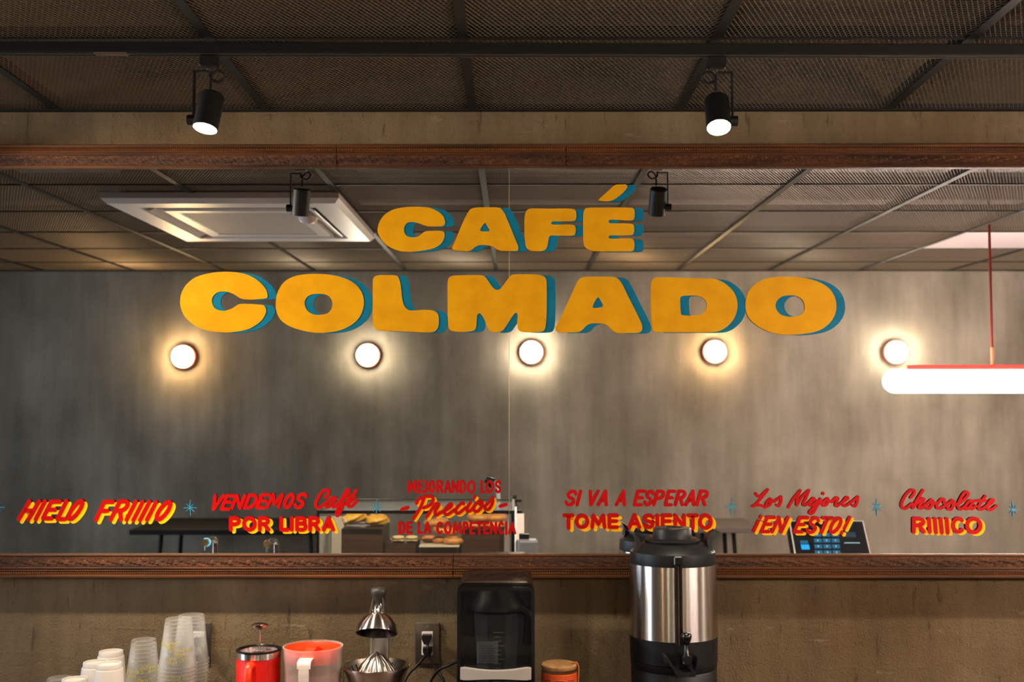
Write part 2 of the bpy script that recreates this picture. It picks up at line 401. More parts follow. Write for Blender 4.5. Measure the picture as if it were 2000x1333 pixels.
d = MB(); pts = [(.95+.62, -.08-.05*i, 2.86) for i in range(8)]
d.tube([(1.45+.05*i, -.30-.02*i, 2.90+.004*i) for i in range(30)], [.085+.006*(i % 2) for i in range(30)], 16)
tag(fixn(d.build('foil_duct', M_DUCT, smooth=50)), 'silver flexible foil duct above the mesh right of the right spotlight', 'duct')
for k, (x, y) in enumerate(((-.98, -.84), (-.32, -.80))):
    tag(MB().box(-.02,.02,-.07,.07,-.02,.02).build('strut_offcut', M_COND, loc=(x, y, 2.86)), ('short tan strut above the mesh right of the left spotlight', 'short tan strut above the mesh left of the centre runner')[k], 'strut')
for k, y in enumerate((-1.08, -2.35, -3.45)):
    tag(MB().box(XL+.01,XR-.01,-.05,.05,0,.14).build('ceiling_beam', M_SLAB, loc=(0, y, 2.983-.141)), ('grey beam under the slab, nearest the mirror wall', 'grey beam under the slab, midway to the sconce wall', 'grey beam under the slab, nearest the sconce wall')[k], 'beam')

# ------------------------------------------------------------------ light track with two spotlights, plus two added unseen ones
TY = -.587; TZ = at(1000, 98, TY).z
tr = thing('light_track', 'long black lighting track hung under the mesh ceiling in front of the mirror wall', 'track', (0, TY, TZ), rad(.55))
MB().rbox(-3.4,3.4,-.017,.017,-.013,.013,.002).build('track_rail', M_BLK, tr)
MB().box(-3.4,3.4,-.009,-.005,-.0155,-.012).box(-3.4,3.4,.005,.009,-.0155,-.012).build('rail_lip', mat('grey_lip', (70,68,64), .35, .5), tr)
MB().box(-1.02,-.94,-.0145,.012,-.0145,-.013).build('conductor_label', mat('label_brown', (110,80,60), .5), tr)
def spot_head(x, side, d, label, energy=E_SPOT, cone=120):
    t = thing('track_spotlight', label, 'spotlight', (x, TY-x*math.sin(rad(.55))*-1, TZ-.0155), 0, 'black track spotlights')
    MB().rbox(-.022,.020,-.014,.014,-.030,-.001,.003).build('track_adapter', M_BLKP, t)
    MB().lathe([(0,-.041),(.006,-.041),(.006,-.035),(0,-.035)], 12).build('adapter_pin', M_CHROME, t, 40)
    s = -side
    MB().box(min(0,s*.036),max(0,s*.036),-.006,.006,-.042,-.038).box(min(s*.034,s*.037),max(s*.034,s*.037),-.007,.007,-.170,-.038).build('bracket', M_BLK, t)
    kn = MB(); kn.T = Matrix.Translation((s*.037,0,-.160)) @ Matrix.Rotation(rad(90),4,'Y')
    kn.lathe([(0,-.012),(.013,-.012),(.013,.010),(0,.010)], 8); fixn(kn.build('tilt_knob', M_BLKP, t))
    c = cr([(0,0,-.036),(.002,.004,-.055),(.022,.012,-.062),(.034,.010,-.048),(.022,.004,-.036),(.006,.0,-.05),(.004,.0,-.085)], 6)
    fixn(MB().tube([(x*side, y, z) for x, y, z in c], .0032, 8).build('power_cable', M_BLKP, t, 60))
    R3 = Vector(d).normalized().to_track_quat('-Z', 'Y').to_matrix().to_4x4()
    T = Matrix.Translation((0,0,-.148)) @ R3
    b = MB(); b.T = T; b.lathe([(0,.055),(.027,.055),(.030,.051),(.030,-.038),(.028,-.038),(.028,-.033)], 40); fixn(b.build('lamp_body', mat('spot_black', (17,17,16), .5, spec=.3), t, 35))
    l = MB(); l.T = T; l.lathe([(0,-.0365),(.0278,-.0365),(.0278,-.033),(0,-.033)], 40)
    fixn(l.build('lens', mat('spot_lens', (255,255,255), .4, emit=(255,238,205), es=E_LENS), t, 35))
    ld = bpy.data.lights.new('spot_beam', 'SPOT'); ld.energy = energy; ld.color = (1,.85,.66); ld.spot_size = rad(cone); ld.spot_blend = 1; ld.shadow_soft_size = .02
    lo = bpy.data.objects.new('spot_beam', ld); COL.objects.link(lo); lo.parent = t
    lo.matrix_local = T @ Matrix.Translation((0,0,-.045))
    return t
spot_head(at(411, 110, TY).x, 1, (-.11, -.24, -1), 'black spotlight on the track, the left one, lit, aimed slightly left')
spot_head(at(1401, 110, TY).x, -1, (-.04, -.50, -1), 'black spotlight on the track, the right one, lit, aimed towards the room')
spot_head(-2.00, 1, (1.25, .50, -.62), 'black unseen spotlight added at the left end of the track to brighten the mirror lettering', 18, 85)  # added head out of view, brightens the lettering from the left
spot_head(2.95, -1, (-1.6, .6, -1.38), 'black unseen spotlight added at the right end of the track to brighten the lower wall', 24, 80)  # added head out of view, lifts the lower right wall

# ------------------------------------------------------------------ mirror with carved frame and painted lettering
mir = thing('wall_mirror', 'wide two-panel wall mirror in a carved brown wood frame with hand-painted lettering', 'mirror', MB0)
mir.rotation_euler = (TILT, 0, 0)
xs0 = mloc(994.5, 700)[0]; ztop = mloc(1000, 327.5)[1]; zbot = 0.0
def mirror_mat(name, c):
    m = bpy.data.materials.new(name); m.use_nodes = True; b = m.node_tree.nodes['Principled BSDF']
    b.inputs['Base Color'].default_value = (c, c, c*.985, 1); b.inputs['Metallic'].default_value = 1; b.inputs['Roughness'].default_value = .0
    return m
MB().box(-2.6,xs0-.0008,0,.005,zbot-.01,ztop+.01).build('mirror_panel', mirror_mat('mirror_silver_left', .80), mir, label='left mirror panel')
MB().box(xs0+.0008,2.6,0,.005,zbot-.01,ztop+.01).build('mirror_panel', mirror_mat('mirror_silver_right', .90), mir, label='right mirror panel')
MB().box(xs0-.0008,xs0+.0008,.0005,.005,zbot-.01,ztop+.01).build('seam_strip', mat('seam', (190,170,140), .3, .6), mir)
MB().box(-2.62,2.62,.006,.012,zbot-.05,ztop+.05).build('backing_board', M_DWOOD, mir)
# profile: (depth towards room, distance from mirror edge)
FK = .063/.069
PC = [(.004,-.003),(.011,-.003),(.013,.000),(.0125,.003),(.0105,.005)]
PCV = [(.0105,.005),(.013,.010),(.020,.020),(.0235,.030),(.024,.034)]
PO = [(.024,.034),(.027,.036),(.028,.038),(.027,.040),(.022,.041),(.022,.043),(.026,.044),(.027,.046),(.026,.048),(.0215,.0485),(.0215,.0575),(.026,.058),(.030,.061),(.030,.066),(.028,.069)]
def molding(x0, x1, top, depth_back=.012):
    sg = 1 if top else -1; base = ztop if top else zbot
    def prof(p): return [(-d_, base+sg*u*FK) for d_, u in p]
    root = MB(); full = PC+PCV[1:]+PO[1:]+[(-depth_back,.069),(-depth_back,-.003)]
    root.extrude(prof(full), x0, x1)
    fr = fixn(root.build('frame_molding', M_FRAMES, mir, 20))
    cv = MB()                                               # carved band, a relief of leaf scrolls
    nx = max(2, int((x1-x0)/.0036)); ph = random.random()
    U = [.0055+.028*i/9 for i in range(10)]; vs = []; F = []
    for i in range(nx+1):
        x = x0+.001+(x1-x0-.002)*i/nx
        for j, u in enumerate(U):
            t = (u-.0055)/.028; base_d = .0108+.013*t+.003*math.sin(math.pi*t)
            th = x/.052*2*math.pi
            r_ = math.sin(th+3.2*math.sin(math.pi*t*1.6+ph))*math.sin(math.pi*t) + .6*math.sin(3*th+9*t+1.3*math.sin(th))*math.sin(math.pi*t)
            vs.append((x, -(base_d+.0016+.0030*r_), base+sg*u*FK))
    n = len(U)
    for i in range(nx):
        for j in range(n-1): F.append((i*n+j, (i+1)*n+j, (i+1)*n+j+1, i*n+j+1))
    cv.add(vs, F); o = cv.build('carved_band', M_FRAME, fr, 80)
    bd = MB(); k = 0; xx = x0+.004
    while xx < x1-.003:
        z = base+sg*.053*FK; y = -.0235
        bd.add([(xx-.0021,y,z),(xx,y-.0,z-.0038),(xx+.0021,y,z),(xx,y,z+.0038),(xx,y-.0035,z),(xx,y-.0028,z-.002),(xx,y-.0028,z+.002)],
               [(0,5,4),(0,1,5),(1,2,5),(5,2,4),(4,2,6),(6,2,3),(0,6,3),(0,4,6)])
        xx += .0050
    bd.build('bead_row', M_BEAD, fr, 60, kind='stuff')
    return fr
j1, j2 = mloc(660, 305)[0], mloc(1105, 305)[0]; j3 = mloc(886, 1100)[0]
for a, b in ((-2.62, j1-.0007), (j1+.0007, j2-.0007), (j2+.0007, 2.62)): molding(a, b, True, -.0)
for a, b in ((-2.62, j3-.0007), (j3+.0007, 2.62)): molding(a, b, False, .0)

def curve_letter(name, loops, m, y0, y1, parent, dx=0, dz=0):
    cu = bpy.data.curves.new(name, 'CURVE'); cu.dimensions = '2D'; cu.fill_mode = 'BOTH'
    for lp in loops:
        sp = cu.splines.new('POLY'); sp.points.add(len(lp)-1); sp.use_cyclic_u = True
        for q, (x, z) in zip(sp.points, lp): q.co = (x+dx, z+dz, 0, 1)
    cu.extrude = (y1-y0)/2
    tmp = bpy.data.objects.new('tmp', cu); COL.objects.link(tmp)
    dg = bpy.context.evaluated_depsgraph_get(); dg.update()
    me = bpy.data.meshes.new_from_object(tmp.evaluated_get(dg)); bpy.data.objects.remove(tmp); bpy.data.curves.remove(cu)
    me.transform(Matrix.Rotation(rad(90),4,'X')); me.transform(Matrix.Translation((0,-(y0+y1)/2,0)))
    me.materials.clear(); me.materials.append(m); me.name = name
    return link(name, me, parent)
def word(label): 
    o = bpy.data.objects.new('painted_lettering', None); COL.objects.link(o); o.parent = mir; o['label'] = label; return o
def crop(ox, oy, s): return lambda pts: [(ox+s*x, oy+s*y) for x, y in pts]
A_ = crop(340,520,.195); B_ = crop(720,520,.19); C_ = crop(1070,520,.195); D_ = crop(1270,520,.195); E_ = crop(720,350,.14); F_ = crop(980,350,.145)
BIG1 = [
 [E_([(1068,600),(1065,630),(1035,660),(930,665),(820,662),(740,635),(650,607),(580,603),(525,630),(495,690),(505,760),(550,805),(620,818),(690,805),(740,770),(790,735),(880,727),(980,725),(1040,735),(1062,775),(1050,840),(1010,905),(930,960),(800,995),(600,1018),(440,1008),(290,950),(190,860),(135,760),(130,680),(165,580),(240,490),(360,425),(520,395),(700,390),(850,405),(960,450),(1040,520)])],
 [E_([(1165,970),(1185,920),(1240,790),(1310,620),(1380,480),(1440,415),(1550,398),(1700,398),(1810,402),(1860,430),(1910,510)])+F_([(60,520),(100,610),(150,735),(200,855),(222,915),(215,965),(150,973),(0,972)])+E_([(1830,1000),(1780,980),(1730,945),(1640,925),(1550,925),(1490,950),(1440,990),(1390,1010),(1280,1005),(1195,998)]),
  E_([(1623,615),(1655,660),(1687,715),(1670,733),(1600,736),(1560,725),(1565,690)])],
 [F_([(305,600),(310,500),(335,430),(390,400),(500,400),(650,403),(800,400),(930,403),(985,420),(1002,460),(1000,530),(975,565),(900,572),(780,573),(690,575),(663,597),(690,617),(780,617),(900,615),(970,625),(993,660),(993,720),(970,760),(900,767),(760,765),(660,765),(635,790),(622,860),(605,930),(560,968),(480,975),(390,968),(335,930),(315,850),(305,720)])],
 [F_([(1095,700),(1098,500),(1110,420),(1150,392),(1300,388),(1500,387),(1700,388),(1760,395),(1785,430),(1787,510),(1765,555),(1700,563),(1550,552),(1460,552),(1437,575),(1460,598),(1560,600),(1700,602),(1760,612),(1780,645),(1778,720),(1755,755),(1680,762),(1550,762),(1460,763),(1437,785),(1460,806),(1560,806),(1700,803),(1755,810),(1782,850),(1782,930),(1760,972),(1680,978),(1450,978),(1250,975),(1160,950),(1110,900),(1097,820)])],
 [F_([(1300,294),(1298,288),(1340,245),(1420,175),(1520,88),(1600,78),(1670,78),(1688,105),(1670,145),(1600,215),(1520,275),(1450,302),(1370,302)])]]
BIG2 = [
 [A_([(940,300),(925,325),(860,333),(780,338),(700,335),(655,318),(600,283),(550,263),(490,256),(435,268),(395,305),(382,355),(400,410),(440,440),(500,450),(550,440),(600,418),(640,390),(680,380),(770,382),(860,388),(905,398),(925,440),(915,490),(880,545),(820,595),(730,640),(600,662),(480,665),(330,645),(210,595),(120,520),(75,430),(65,350),(80,270),(130,185),(220,115),(350,75),(480,60),(600,62),(710,80),(800,118),(880,180),(925,240)])],
 [A_([(1022,370),(1035,280),(1085,185),(1160,125),(1270,90),(1420,80),(1570,90),(1700,120),(1800,170),(1870,245),(1902,340),(1895,430),(1855,520),(1780,590),(1680,640),(1560,665),(1430,670),(1300,650),(1160,605),(1070,540),(1030,460)]),
  A_([(1310,385),(1325,325),(1370,290),(1440,280),(1510,285),(1560,310),(1587,365),(1580,430),(1540,475),(1470,490),(1400,485),(1340,450)])],
 [B_([(45,160),(60,115),(110,97),(200,95),(270,97),(305,115),(325,170),(338,260),(348,350),(370,415),(415,455),(480,458),(560,452),(640,455),(690,470),(718,510),(722,580),(710,640),(670,678),(580,683),(400,675),(200,668),(110,662),(65,640),(48,590),(44,450),(44,300)])],
 [B_([(812,200),(820,135),(860,103),(950,97),(1080,95),(1160,97),(1200,115),(1235,165),(1275,220),(1310,245),(1345,243),(1380,205),(1420,150),(1460,100),(1510,87),(1620,86),(1730,90),(1795,105),(1825,140),(1830,220),(1830,400),(1825,560),(1810,650),(1770,677),(1650,682),(1570,675),(1535,645),(1528,580),(1532,510),(1520,482),(1495,495),(1460,545),(1415,615),(1370,670),(1300,682),(1250,670),(1220,620),(1190,550),(1160,500),(1135,488),(1115,510),(1110,570),(1105,630),(1080,665),(1000,677),(900,675),(840,660),(820,610),(813,450),(812,300)])],
 [C_([(75,630),(90,590),(150,470),(220,320),(280,190),(320,130),(380,110),(500,108),(640,110),(690,122),(735,170),(790,280),(850,400),(900,500),(940,590),(940,645),(900,670),(800,673),(700,672),(650,650),(610,610),(570,583),(500,575),(430,578),(385,600),(345,640),(300,663),(200,667),(110,665)]),
  C_([(503,313),(530,350),(555,400),(545,412),(500,420),(455,423),(450,405),(470,355)])],
 [C_([(1030,220),(1040,150),(1080,118),(1200,115),(1400,122),(1600,127),(1700,140),(1790,190),(1860,265),(1893,350),(1893,440),(1860,530),(1800,600),(1720,650),(1620,665),(1400,665),(1150,665),(1070,660),(1045,620),(1035,520),(1030,370)]),
  C_([(1323,340),(1335,308),(1370,298),(1450,297),(1520,305),(1575,345),(1592,395),(1570,455),(1520,488),(1440,498),(1370,497),(1335,485),(1327,440)])],
 [D_([(952,400),(965,300),(1010,220),(1100,150),(1220,115),(1370,108),(1520,118),(1670,155),(1780,220),(1840,305),(1860,400),(1845,490),(1790,575),(1700,640),(1580,675),(1400,690),(1240,675),(1110,625),(1010,550),(965,480)]),
  D_([(1250,395),(1270,345),(1320,305),(1390,295),(1460,302),(1520,340),(1543,410),(1530,465),(1480,500),(1400,510),(1320,495),(1270,455)])]]
PM_ = 1/664.8
for lab, letters, dxp, dyp in (('big yellow lettering CAFÉ with teal shade', BIG1, 18, 1), ('big yellow lettering COLMADO with teal shade', BIG2, 17.3, 1)):
    wd = word(lab)
    for loops in letters:
        LL = [[mloc(*p) for p in cr(lp, 3, True)] for lp in loops]
        curve_letter('letter', LL, M_YEL, .0036, .0046, wd)
        curve_letter('letter_shade', LL, M_BLU, .0024, .0032, wd, dxp*PM_, -dyp*PM_)

# single-stroke alphabet, (u, v) with v up
def arc(cx, cy, rx, ry, a0, a1, n=12): return [(cx+rx*math.cos(rad(a0+(a1-a0)*i/n)), cy+ry*math.sin(rad(a0+(a1-a0)*i/n))) for i in range(n+1)]
G = {'A': [[(0,0),(.5,1),(1,0)],[(.2,.32),(.8,.32)]],
 'B': [[(0,0),(0,1)],[(0,1),(.55,1)]+arc(.55,.765,.35,.235,80,-80,6)+[(0,.53)],[(0,.53),(.6,.53)]+arc(.6,.265,.4,.265,80,-80,6)+[(0,0)]],
 'C': [arc(.5,.5,.5,.5,48,312,16)], 'D': [[(0,0),(0,1),(.4,1)]+arc(.4,.5,.6,.5,80,-80,10)+[(.4,0),(0,0)]],
 'E': [[(1,1),(0,1),(0,0),(1,0)],[(0,.52),(.9,.52)]], 'F': [[(1,1),(0,1),(0,0)],[(0,.5),(.85,.5)]],
 'H': [[(0,0),(0,1)],[(1,0),(1,1)],[(0,.48),(1,.48)]], 'I': [[(0,0),(0,1)]],
 'J': [[(1,1),(1,.25)]+arc(.5,.22,.5,.22,0,-140,8)], 'L': [[(0,1),(0,0),(1,0)]],
 'M': [[(0,0),(.1,1),(.5,.25),(.9,1),(1,0)]], 'N': [[(0,0),(0,1),(1,0),(1,1)]], 'O': [arc(.5,.5,.5,.5,90,450,22)],
 'P': [[(0,0),(0,1),(.5,1)]+arc(.5,.74,.5,.26,80,-80,8)+[(.5,.47),(0,.47)]],
 'R': [[(0,0),(0,1),(.5,1)]+arc(.5,.75,.45,.25,80,-80,8)+[(.5,.5),(0,.48)],[(.5,.48),(1,0)]],
 'S': [cr([(1,.8),(.8,.96),(.5,1),(.16,.92),(.04,.75),(.2,.58),(.5,.5),(.82,.4),(.97,.24),(.8,.05),(.5,0),(.2,.04),(0,.2)],2)],
 'T': [[(0,1),(1,1)],[(.5,1),(.5,0)]], 'V': [[(0,1),(.45,0),(1,1)]]}
def ribbon(mb, pts, w, y0, y1, seg=10):                     # flat brush stroke with round ends and joints, front face plus rim
    r = w/2
    step = 8e-6; q_ = y1
    for k, (x, z) in enumerate(pts):
        if True:
            y1 = q_+step*(2*k+1)
            c = [(x+r*math.cos(2*math.pi*i/seg), z+r*math.sin(2*math.pi*i/seg)) for i in range(seg)]
            vs = [(a, -y1, b) for a, b in c]+[(a, -y0, b) for a, b in c]
            mb.add(vs, [tuple(range(seg))]+[(i, seg+i, seg+(i+1) % seg, (i+1) % seg) for i in range(seg)])
    for k, ((x0, z0), (x1, z1)) in enumerate(zip(pts, pts[1:])):
        dx, dz = x1-x0, z1-z0; l = math.hypot(dx, dz); y1 = q_+step*(2*k+2)
        if l < 1e-6: continue
        nx, nz = -dz/l*r, dx/l*r
        c = [(x0+nx,z0+nz),(x0-nx,z0-nz),(x1-nx,z1-nz),(x1+nx,z1+nz)]
        mb.add([(a, -y1, b) for a, b in c]+[(a, -y0, b) for a, b in c], [(0,1,2,3),(0,3,7,4),(1,5,6,2)])
LIFT = .0026
def letter(strokes_px, wpx, wd, shade=None, m=None, taper=False):
    w_ = wpx*PM_; L = [[mloc(*p) for p in st] for st in strokes_px]
    a = MB()
    for st in L: ribbon(a, st, w_, LIFT+.0014, LIFT+.0020)
    o = a.build('letter', m or M_RED, wd)
    if shade:
        b = MB()
        for st in L: ribbon(b, [(x+shade[0]*PM_, z-shade[1]*PM_) for x, z in st], w_, LIFT, LIFT+.0006, 8)
        b.build('letter_shade', M_YSH, wd)
def row(label, cr_, w, shade, items, slant, yt, yb):
    wd = word(label); ox, oy, s = cr_
    for it in items:
        ch, xb, ww = it[:3]; sl = it[3] if len(it) > 3 and it[3] is not None else slant
        t, b = (it[4], it[5]) if len(it) > 5 else (yt, yb)
        st = [[(ox+s*(xb+u*ww+sl*v*(b-t)), oy+s*(b-v*(b-t))) for u, v in k] for k in G[ch]]
        letter(st, w*s, wd, (shade[0]*s, shade[1]*s) if shade else None)
    return wd
def script(label, cr_, w, shade, glyphs, wd=None, n=4):
    wd = wd or word(label); ox, oy, s = cr_
    for g in glyphs:
        st = [[(ox+s*x, oy+s*y) for x, y in (cr(k, n) if len(k) > 2 else k)] for k in g]
        letter(st, w*s, wd, (shade[0]*s, shade[1]*s) if shade else None)
    return wd
c1 = (20, 960, .17)
row('red slanted lettering HIELO with yellow shade', c1, 47, (36,30), [('H',105,112,.6),('I',300,0,.52),('E',383,100,.5,118,310),('L',550,85,.5,112,318),('O',648,92,.62,112,318)], .55, 115, 320)
row('red slanted lettering FRIIIIO with yellow shade', c1, 47, (36,30), [('F',992,98,.46,120,328),('R',1160,118,.5,115,325),('I',1342,0,.52,118,325),('I',1420,0,.52,122,330),('I',1497,0,.52,122,330),('I',1577,0,.52,125,325),('O',1655,100,.62,122,322)], .5, 115, 325)
c2 = (400, 940, .16)
row('red brush lettering VENDEMOS', c2, 42, None, [('V',68,100,.38,178,345),('E',210,85,.4,180,342),('N',335,98,.4,178,330),('D',490,105,.4,172,326),('E',640,88,.4,168,325),('M',765,138,.4,165,318),('O',958,84,.4,165,322),('S',1096,92,.38,158,322)], .4, 178, 325)
script('red script lettering Café', c2, 38, None, [
 [[(1470,200),(1508,165),(1515,122),(1480,106),(1420,150),(1368,240),(1358,300),(1388,328),(1440,300),(1500,250)]],
 [[(1590,212),(1548,208),(1492,270),(1488,312),(1518,314),(1570,250),(1602,205)],[(1600,208),(1565,285),(1575,318),(1610,300),(1650,245)]],
 [[(1640,255),(1725,190),(1762,120),(1738,110),(1700,170),(1650,280),(1612,385),(1622,425),(1658,370),(1680,310),(1645,305)],[(1655,300),(1705,270)]],
 [[(1700,285),(1770,262),(1828,195),(1808,170),(1762,210),(1738,275),(1768,312),(1808,300),(1862,240)],[(1855,112),(1832,142)]]], n=3)
row('red block lettering POR LIBRA with yellow shade', c2, 47, (38,26), [('P',322,100),('O',483,132),('R',676,105),('L',937,78),('I',1066,0),('B',1130,105),('R',1290,100),('A',1455,115)], 0, 450, 593)
c3 = (760, 920, .135)
row('narrow red lettering MEJORANDO LOS', c3, 35, None, [('M',284,100),('E',430,46),('J',500,38),('O',584,66),('R',702,66),('A',808,76),('N',920,72),('D',1036,64),('O',1146,88,0,155,315),('L',1337,46),('O',1412,84,0,155,315),('S',1546,62)], 0, 153, 308)
row('narrow red lettering DE LA COMPETENCIA', c3, 35, None, [('D',150,66),('E',262,62),('L',428,46),('A',515,76),('C',698,72),('O',810,78),('M',938,95),('P',1083,50),('E',1180,56),('T',1262,84,0,756,910),('E',1378,56),('N',1476,70),('C',1592,62),('I',1696,0,0,756,915),('A',1738,84,0,756,905)], 0, 755, 902)
script('red script lettering Precios between two dashes with yellow shade', c3, 46, (30,26), [
 [[(398,470),(430,410),(520,372),(615,372),(640,415),(600,490),(500,535)],[(505,400),(460,520),(400,620),(355,690)]],
 [[(545,665),(630,540),(680,475),(722,492)],[(722,492),(668,590),(682,645),(740,600)]],
 [[(750,605),(870,540),(910,492),(878,482),(810,560),(806,615),(850,632),(950,560)]],
 [[(1080,480),(1055,465),(985,530),(965,590),(1010,612),(1110,530)]],
 [[(1178,460),(1130,540),(1140,592),(1200,555),(1250,480)],[(1242,368),(1232,392)]],
 [[(1310,430),(1240,500),(1228,565),(1270,590),(1335,530),(1345,455),(1305,435),(1320,490),(1390,520)]],
 [[(1375,520),(1450,450),(1498,388)],[(1498,388),(1495,470),(1440,558),(1390,552)]],
 ], n=3)
script('', c3, 48, None, [[[(185,560),(270,533)]],[[(1608,513),(1692,488)]]], wd=word('pair of red dashes beside the script word'))
c4 = (1080, 940, .17)
row('red brush lettering SI VA A ESPERAR', c4, 38, None, [('S',145,88,.24),('I',277,0),('V',395,90,.22),('A',520,92,.24),('A',728,92,.24),('E',935,78,.26),('S',1048,68,.28),('P',1158,80,.28),('E',1290,66,.26),('R',1405,80,.26),('A',1525,92,.24),('R',1655,88,.26)], .26, 118, 274)
row('red block lettering TOME ASIENTO with yellow shade', c4, 43, (36,28), [('T',130,96,0,396,538),('O',270,126),('M',450,142),('E',647,88),('A',878,114,0,390,532),('S',1050,96),('I',1197,0),('E',1260,90),('N',1402,102),('T',1556,96,0,396,542),('O',1687,126,0,394,540)], 0, 395, 530)
c5 = (1450, 940, .125)
script('red script lettering Los Mejores', c5, 42, None, [
 [[(203,195),(222,228),(275,238),(340,180),(392,135)],[(392,135),(310,240),(210,360),(152,394)],[(152,394),(240,375),(300,385),(348,415)]],
 [[(430,278),(372,340),(375,395),(430,365),(455,300),(425,285),(440,325),(500,315)]],
 [[(490,325),(550,280),(600,245)],[(600,245),(600,320),(565,388),(530,378)]],
 [[(712,412),(790,280),(900,148)],[(900,148),(852,270),(845,378)],[(845,378),(930,240),(1035,145)],[(1035,145),(985,270),(945,350),(970,382),(1030,340)]],
 [[(1030,335),(1095,305),(1120,275),(1090,275),(1040,335),(1045,380),(1100,370),(1165,310)]],
 [[(1215,282),(1165,380),(1105,490),(1060,515),(1045,485),(1110,415),(1230,330)],[(1258,190),(1252,202)]],
 [[(1330,272),(1258,330),(1252,382),(1305,372),(1345,305),(1322,280),(1335,315),(1395,320)]],
 [[(1395,325),(1455,262),(1492,270)],[(1492,270),(1448,365),(1470,392),(1530,350)]],
 [[(1535,345),(1610,300),(1648,262),(1612,260),(1562,335),(1580,388),(1640,370),(1700,320)]],
 [[(1700,330),(1760,280),(1800,245)],[(1800,245),(1790,320),(1755,395),(1715,378)]]], n=3)
wd = row('red slanted lettering ¡EN ESTO! with yellow shade', c5, 54, (42,30), [('E',292,112,.4,568,788),('N',460,140,.48,570,792),('E',806,118,.4,572,792),('S',990,125,.36,575,800),('T',1150,155,.45,578,805),('O',1335,125,.48,580,800)], .45, 570, 790)
script('', c5, 50, (42,30), [[[(285,552),(278,572)],[(248,622),(172,782)]], [[(1672,568),(1585,742)],[(1550,795),(1538,815)]]], wd=wd)
c6 = (1740, 940, .13)
script('red script lettering Chocolate', c6, 43, None, [
 [[(292,250),(345,185),(335,140),(285,142),(210,220),(155,335),(165,395),(215,412),(310,340)]],
 [[(478,138),(400,260),(318,405)],[(318,405),(400,320),(465,268),(490,282),(435,355),(415,395),(450,408),(515,350)]],
 [[(600,282),(535,350),(522,400),(568,412),(620,350),(622,298),(595,295),(605,335),(685,332)]],
 [[(792,325),(795,280),(752,275),(692,345),(685,400),(745,408),(840,345)]],
 [[(912,290),(848,355),(848,415),(895,425),(935,355),(932,298),(905,305),(925,350),(1000,345)]],
 [[(995,355),(1100,275),(1155,200),(1135,165),(1090,182),(1022,295),(1000,385),(1035,425),(1095,385)]],
 [[(1220,302),(1175,300),(1118,365),(1118,418),(1158,408),(1228,315)],[(1228,312),(1190,385),(1205,420),(1270,375)]],
 [[(1410,228),(1335,335),(1308,405),(1345,428),(1410,388)],[(1262,300),(1420,292)]],
 [[(1420,380),(1510,325),(1535,288),(1495,290),(1445,362),(1448,420),(1505,428),(1575,372)]]], n=3)
row('red block lettering RIIIICO with yellow shade', c6, 60, (44,24), [('R',337,150),('I',575,0,-.06,572,762),('I',668,0,-.09,572,768),('I',757,0,-.1,572,768),('I',845,0,-.08,572,772),('C',925,160),('O',1135,200,0,565,770)], 0, 565, 760)
for k, (px, py) in enumerate(((372,992),(736,992),(1429,990),(1712,991),(1978,996),(-4,991))):
    s = MB()
    for i, (ln, wv) in enumerate(((14,.9),(10,.8),(16,1.0),(10,.8),(14,.9),(10,.8),(16,1.0),(10,.8))):
        a = rad(45*i+random.uniform(-4,4)); L_ = ln*random.uniform(.92,1.08)
        p = [(px-math.sin(a)*wv, py-math.cos(a)*wv), (px+math.sin(a)*wv, py+math.cos(a)*wv), (px+math.cos(a)*L_+math.sin(a)*.5, py-math.sin(a)*L_+math.cos(a)*.5), (px+math.cos(a)*L_-math.sin(a)*.5, py-math.sin(a)*L_-math.cos(a)*.5)]
        s.prism([mloc(*q) for q in p], -LIFT-.0010-.00005*i, -LIFT)
    fixn(s.build('painted_star', M_STAR, mir, label='thin pale blue eight-point star' if k == 0 else 'thin pale blue eight-point star'))

# ------------------------------------------------------------------ back counter
tag(MB().rbox(-3.6,3.6,-.62,-.001,.86,.90,.003).build('back_worktop', M_DWOOD), 'dark wood worktop along the wall under the mirror', 'worktop')
CT = .90
bc = thing('back_counter', 'dark cupboard run under the back worktop', 'counter', (0,-.31,0))
MB().box(-3.58,3.58,-.27,.29,.08,.859).build('carcass', M_BLKP, bc); MB().box(-3.58,3.58,-.22,.29,0,.08).build('plinth', M_BLK, bc)
for i in range(10): MB().rbox(-3.57+.716*i,-3.57+.716*i+.70,-.292,-.271,.09,.85,.002).build('cabinet_door', M_BLKP, bc)

# outlets
def outlet(px0, px1, py0, py1, label, plug=True):
    a = at(px0, py1, -.004); b = at(px1, py0, -.004); cx, cz = (a.x+b.x)/2, (a.z+b.z)/2; hw, hh = .0355, .059
    t = thing('wall_outlet', label, 'outlet', (cx, -.0005, cz))
    p = MB(); n = [(-hw,0),(-hw,-.003),(-hw+.004,-.006),(hw-.004,-.006),(hw,-.003),(hw,0)]
    fixn(MB().rbox(-hw,hw,-.0065,0,-hh,hh,.003).build('cover_plate', mat('plate_metal', (130,122,112), .28, .95), t))
    fixn(MB().rbox(-.0165,.0165,-.009,-.005,-.0335,.0335,.0015).build('receptacle', M_WHITE, t))
    for z in (-.048, .048): fixn(MB().lathe([(0,-.0075),(.0035,-.0075),(.0035,-.006),(0,-.006)],10).build('screw', M_CHROME, t)).matrix_local = Matrix.Translation((0,-.0003,z)) @ Matrix.Rotation(rad(90),4,'X') @ Matrix.Translation((0,0,.013))
    for z in (.016, -.016):
        MB().box(-.0075,-.0055,-.0093,-.0088,z-.004,z+.005).box(.0055,.0075,-.0093,-.0088,z-.004,z+.005).build('socket_slots', M_BLK, t)
    return t, cx, cz
t, ox, oz = outlet(812, 858, 1217, 1297, 'bronze outlet plate with two black plugs, left of the blender')
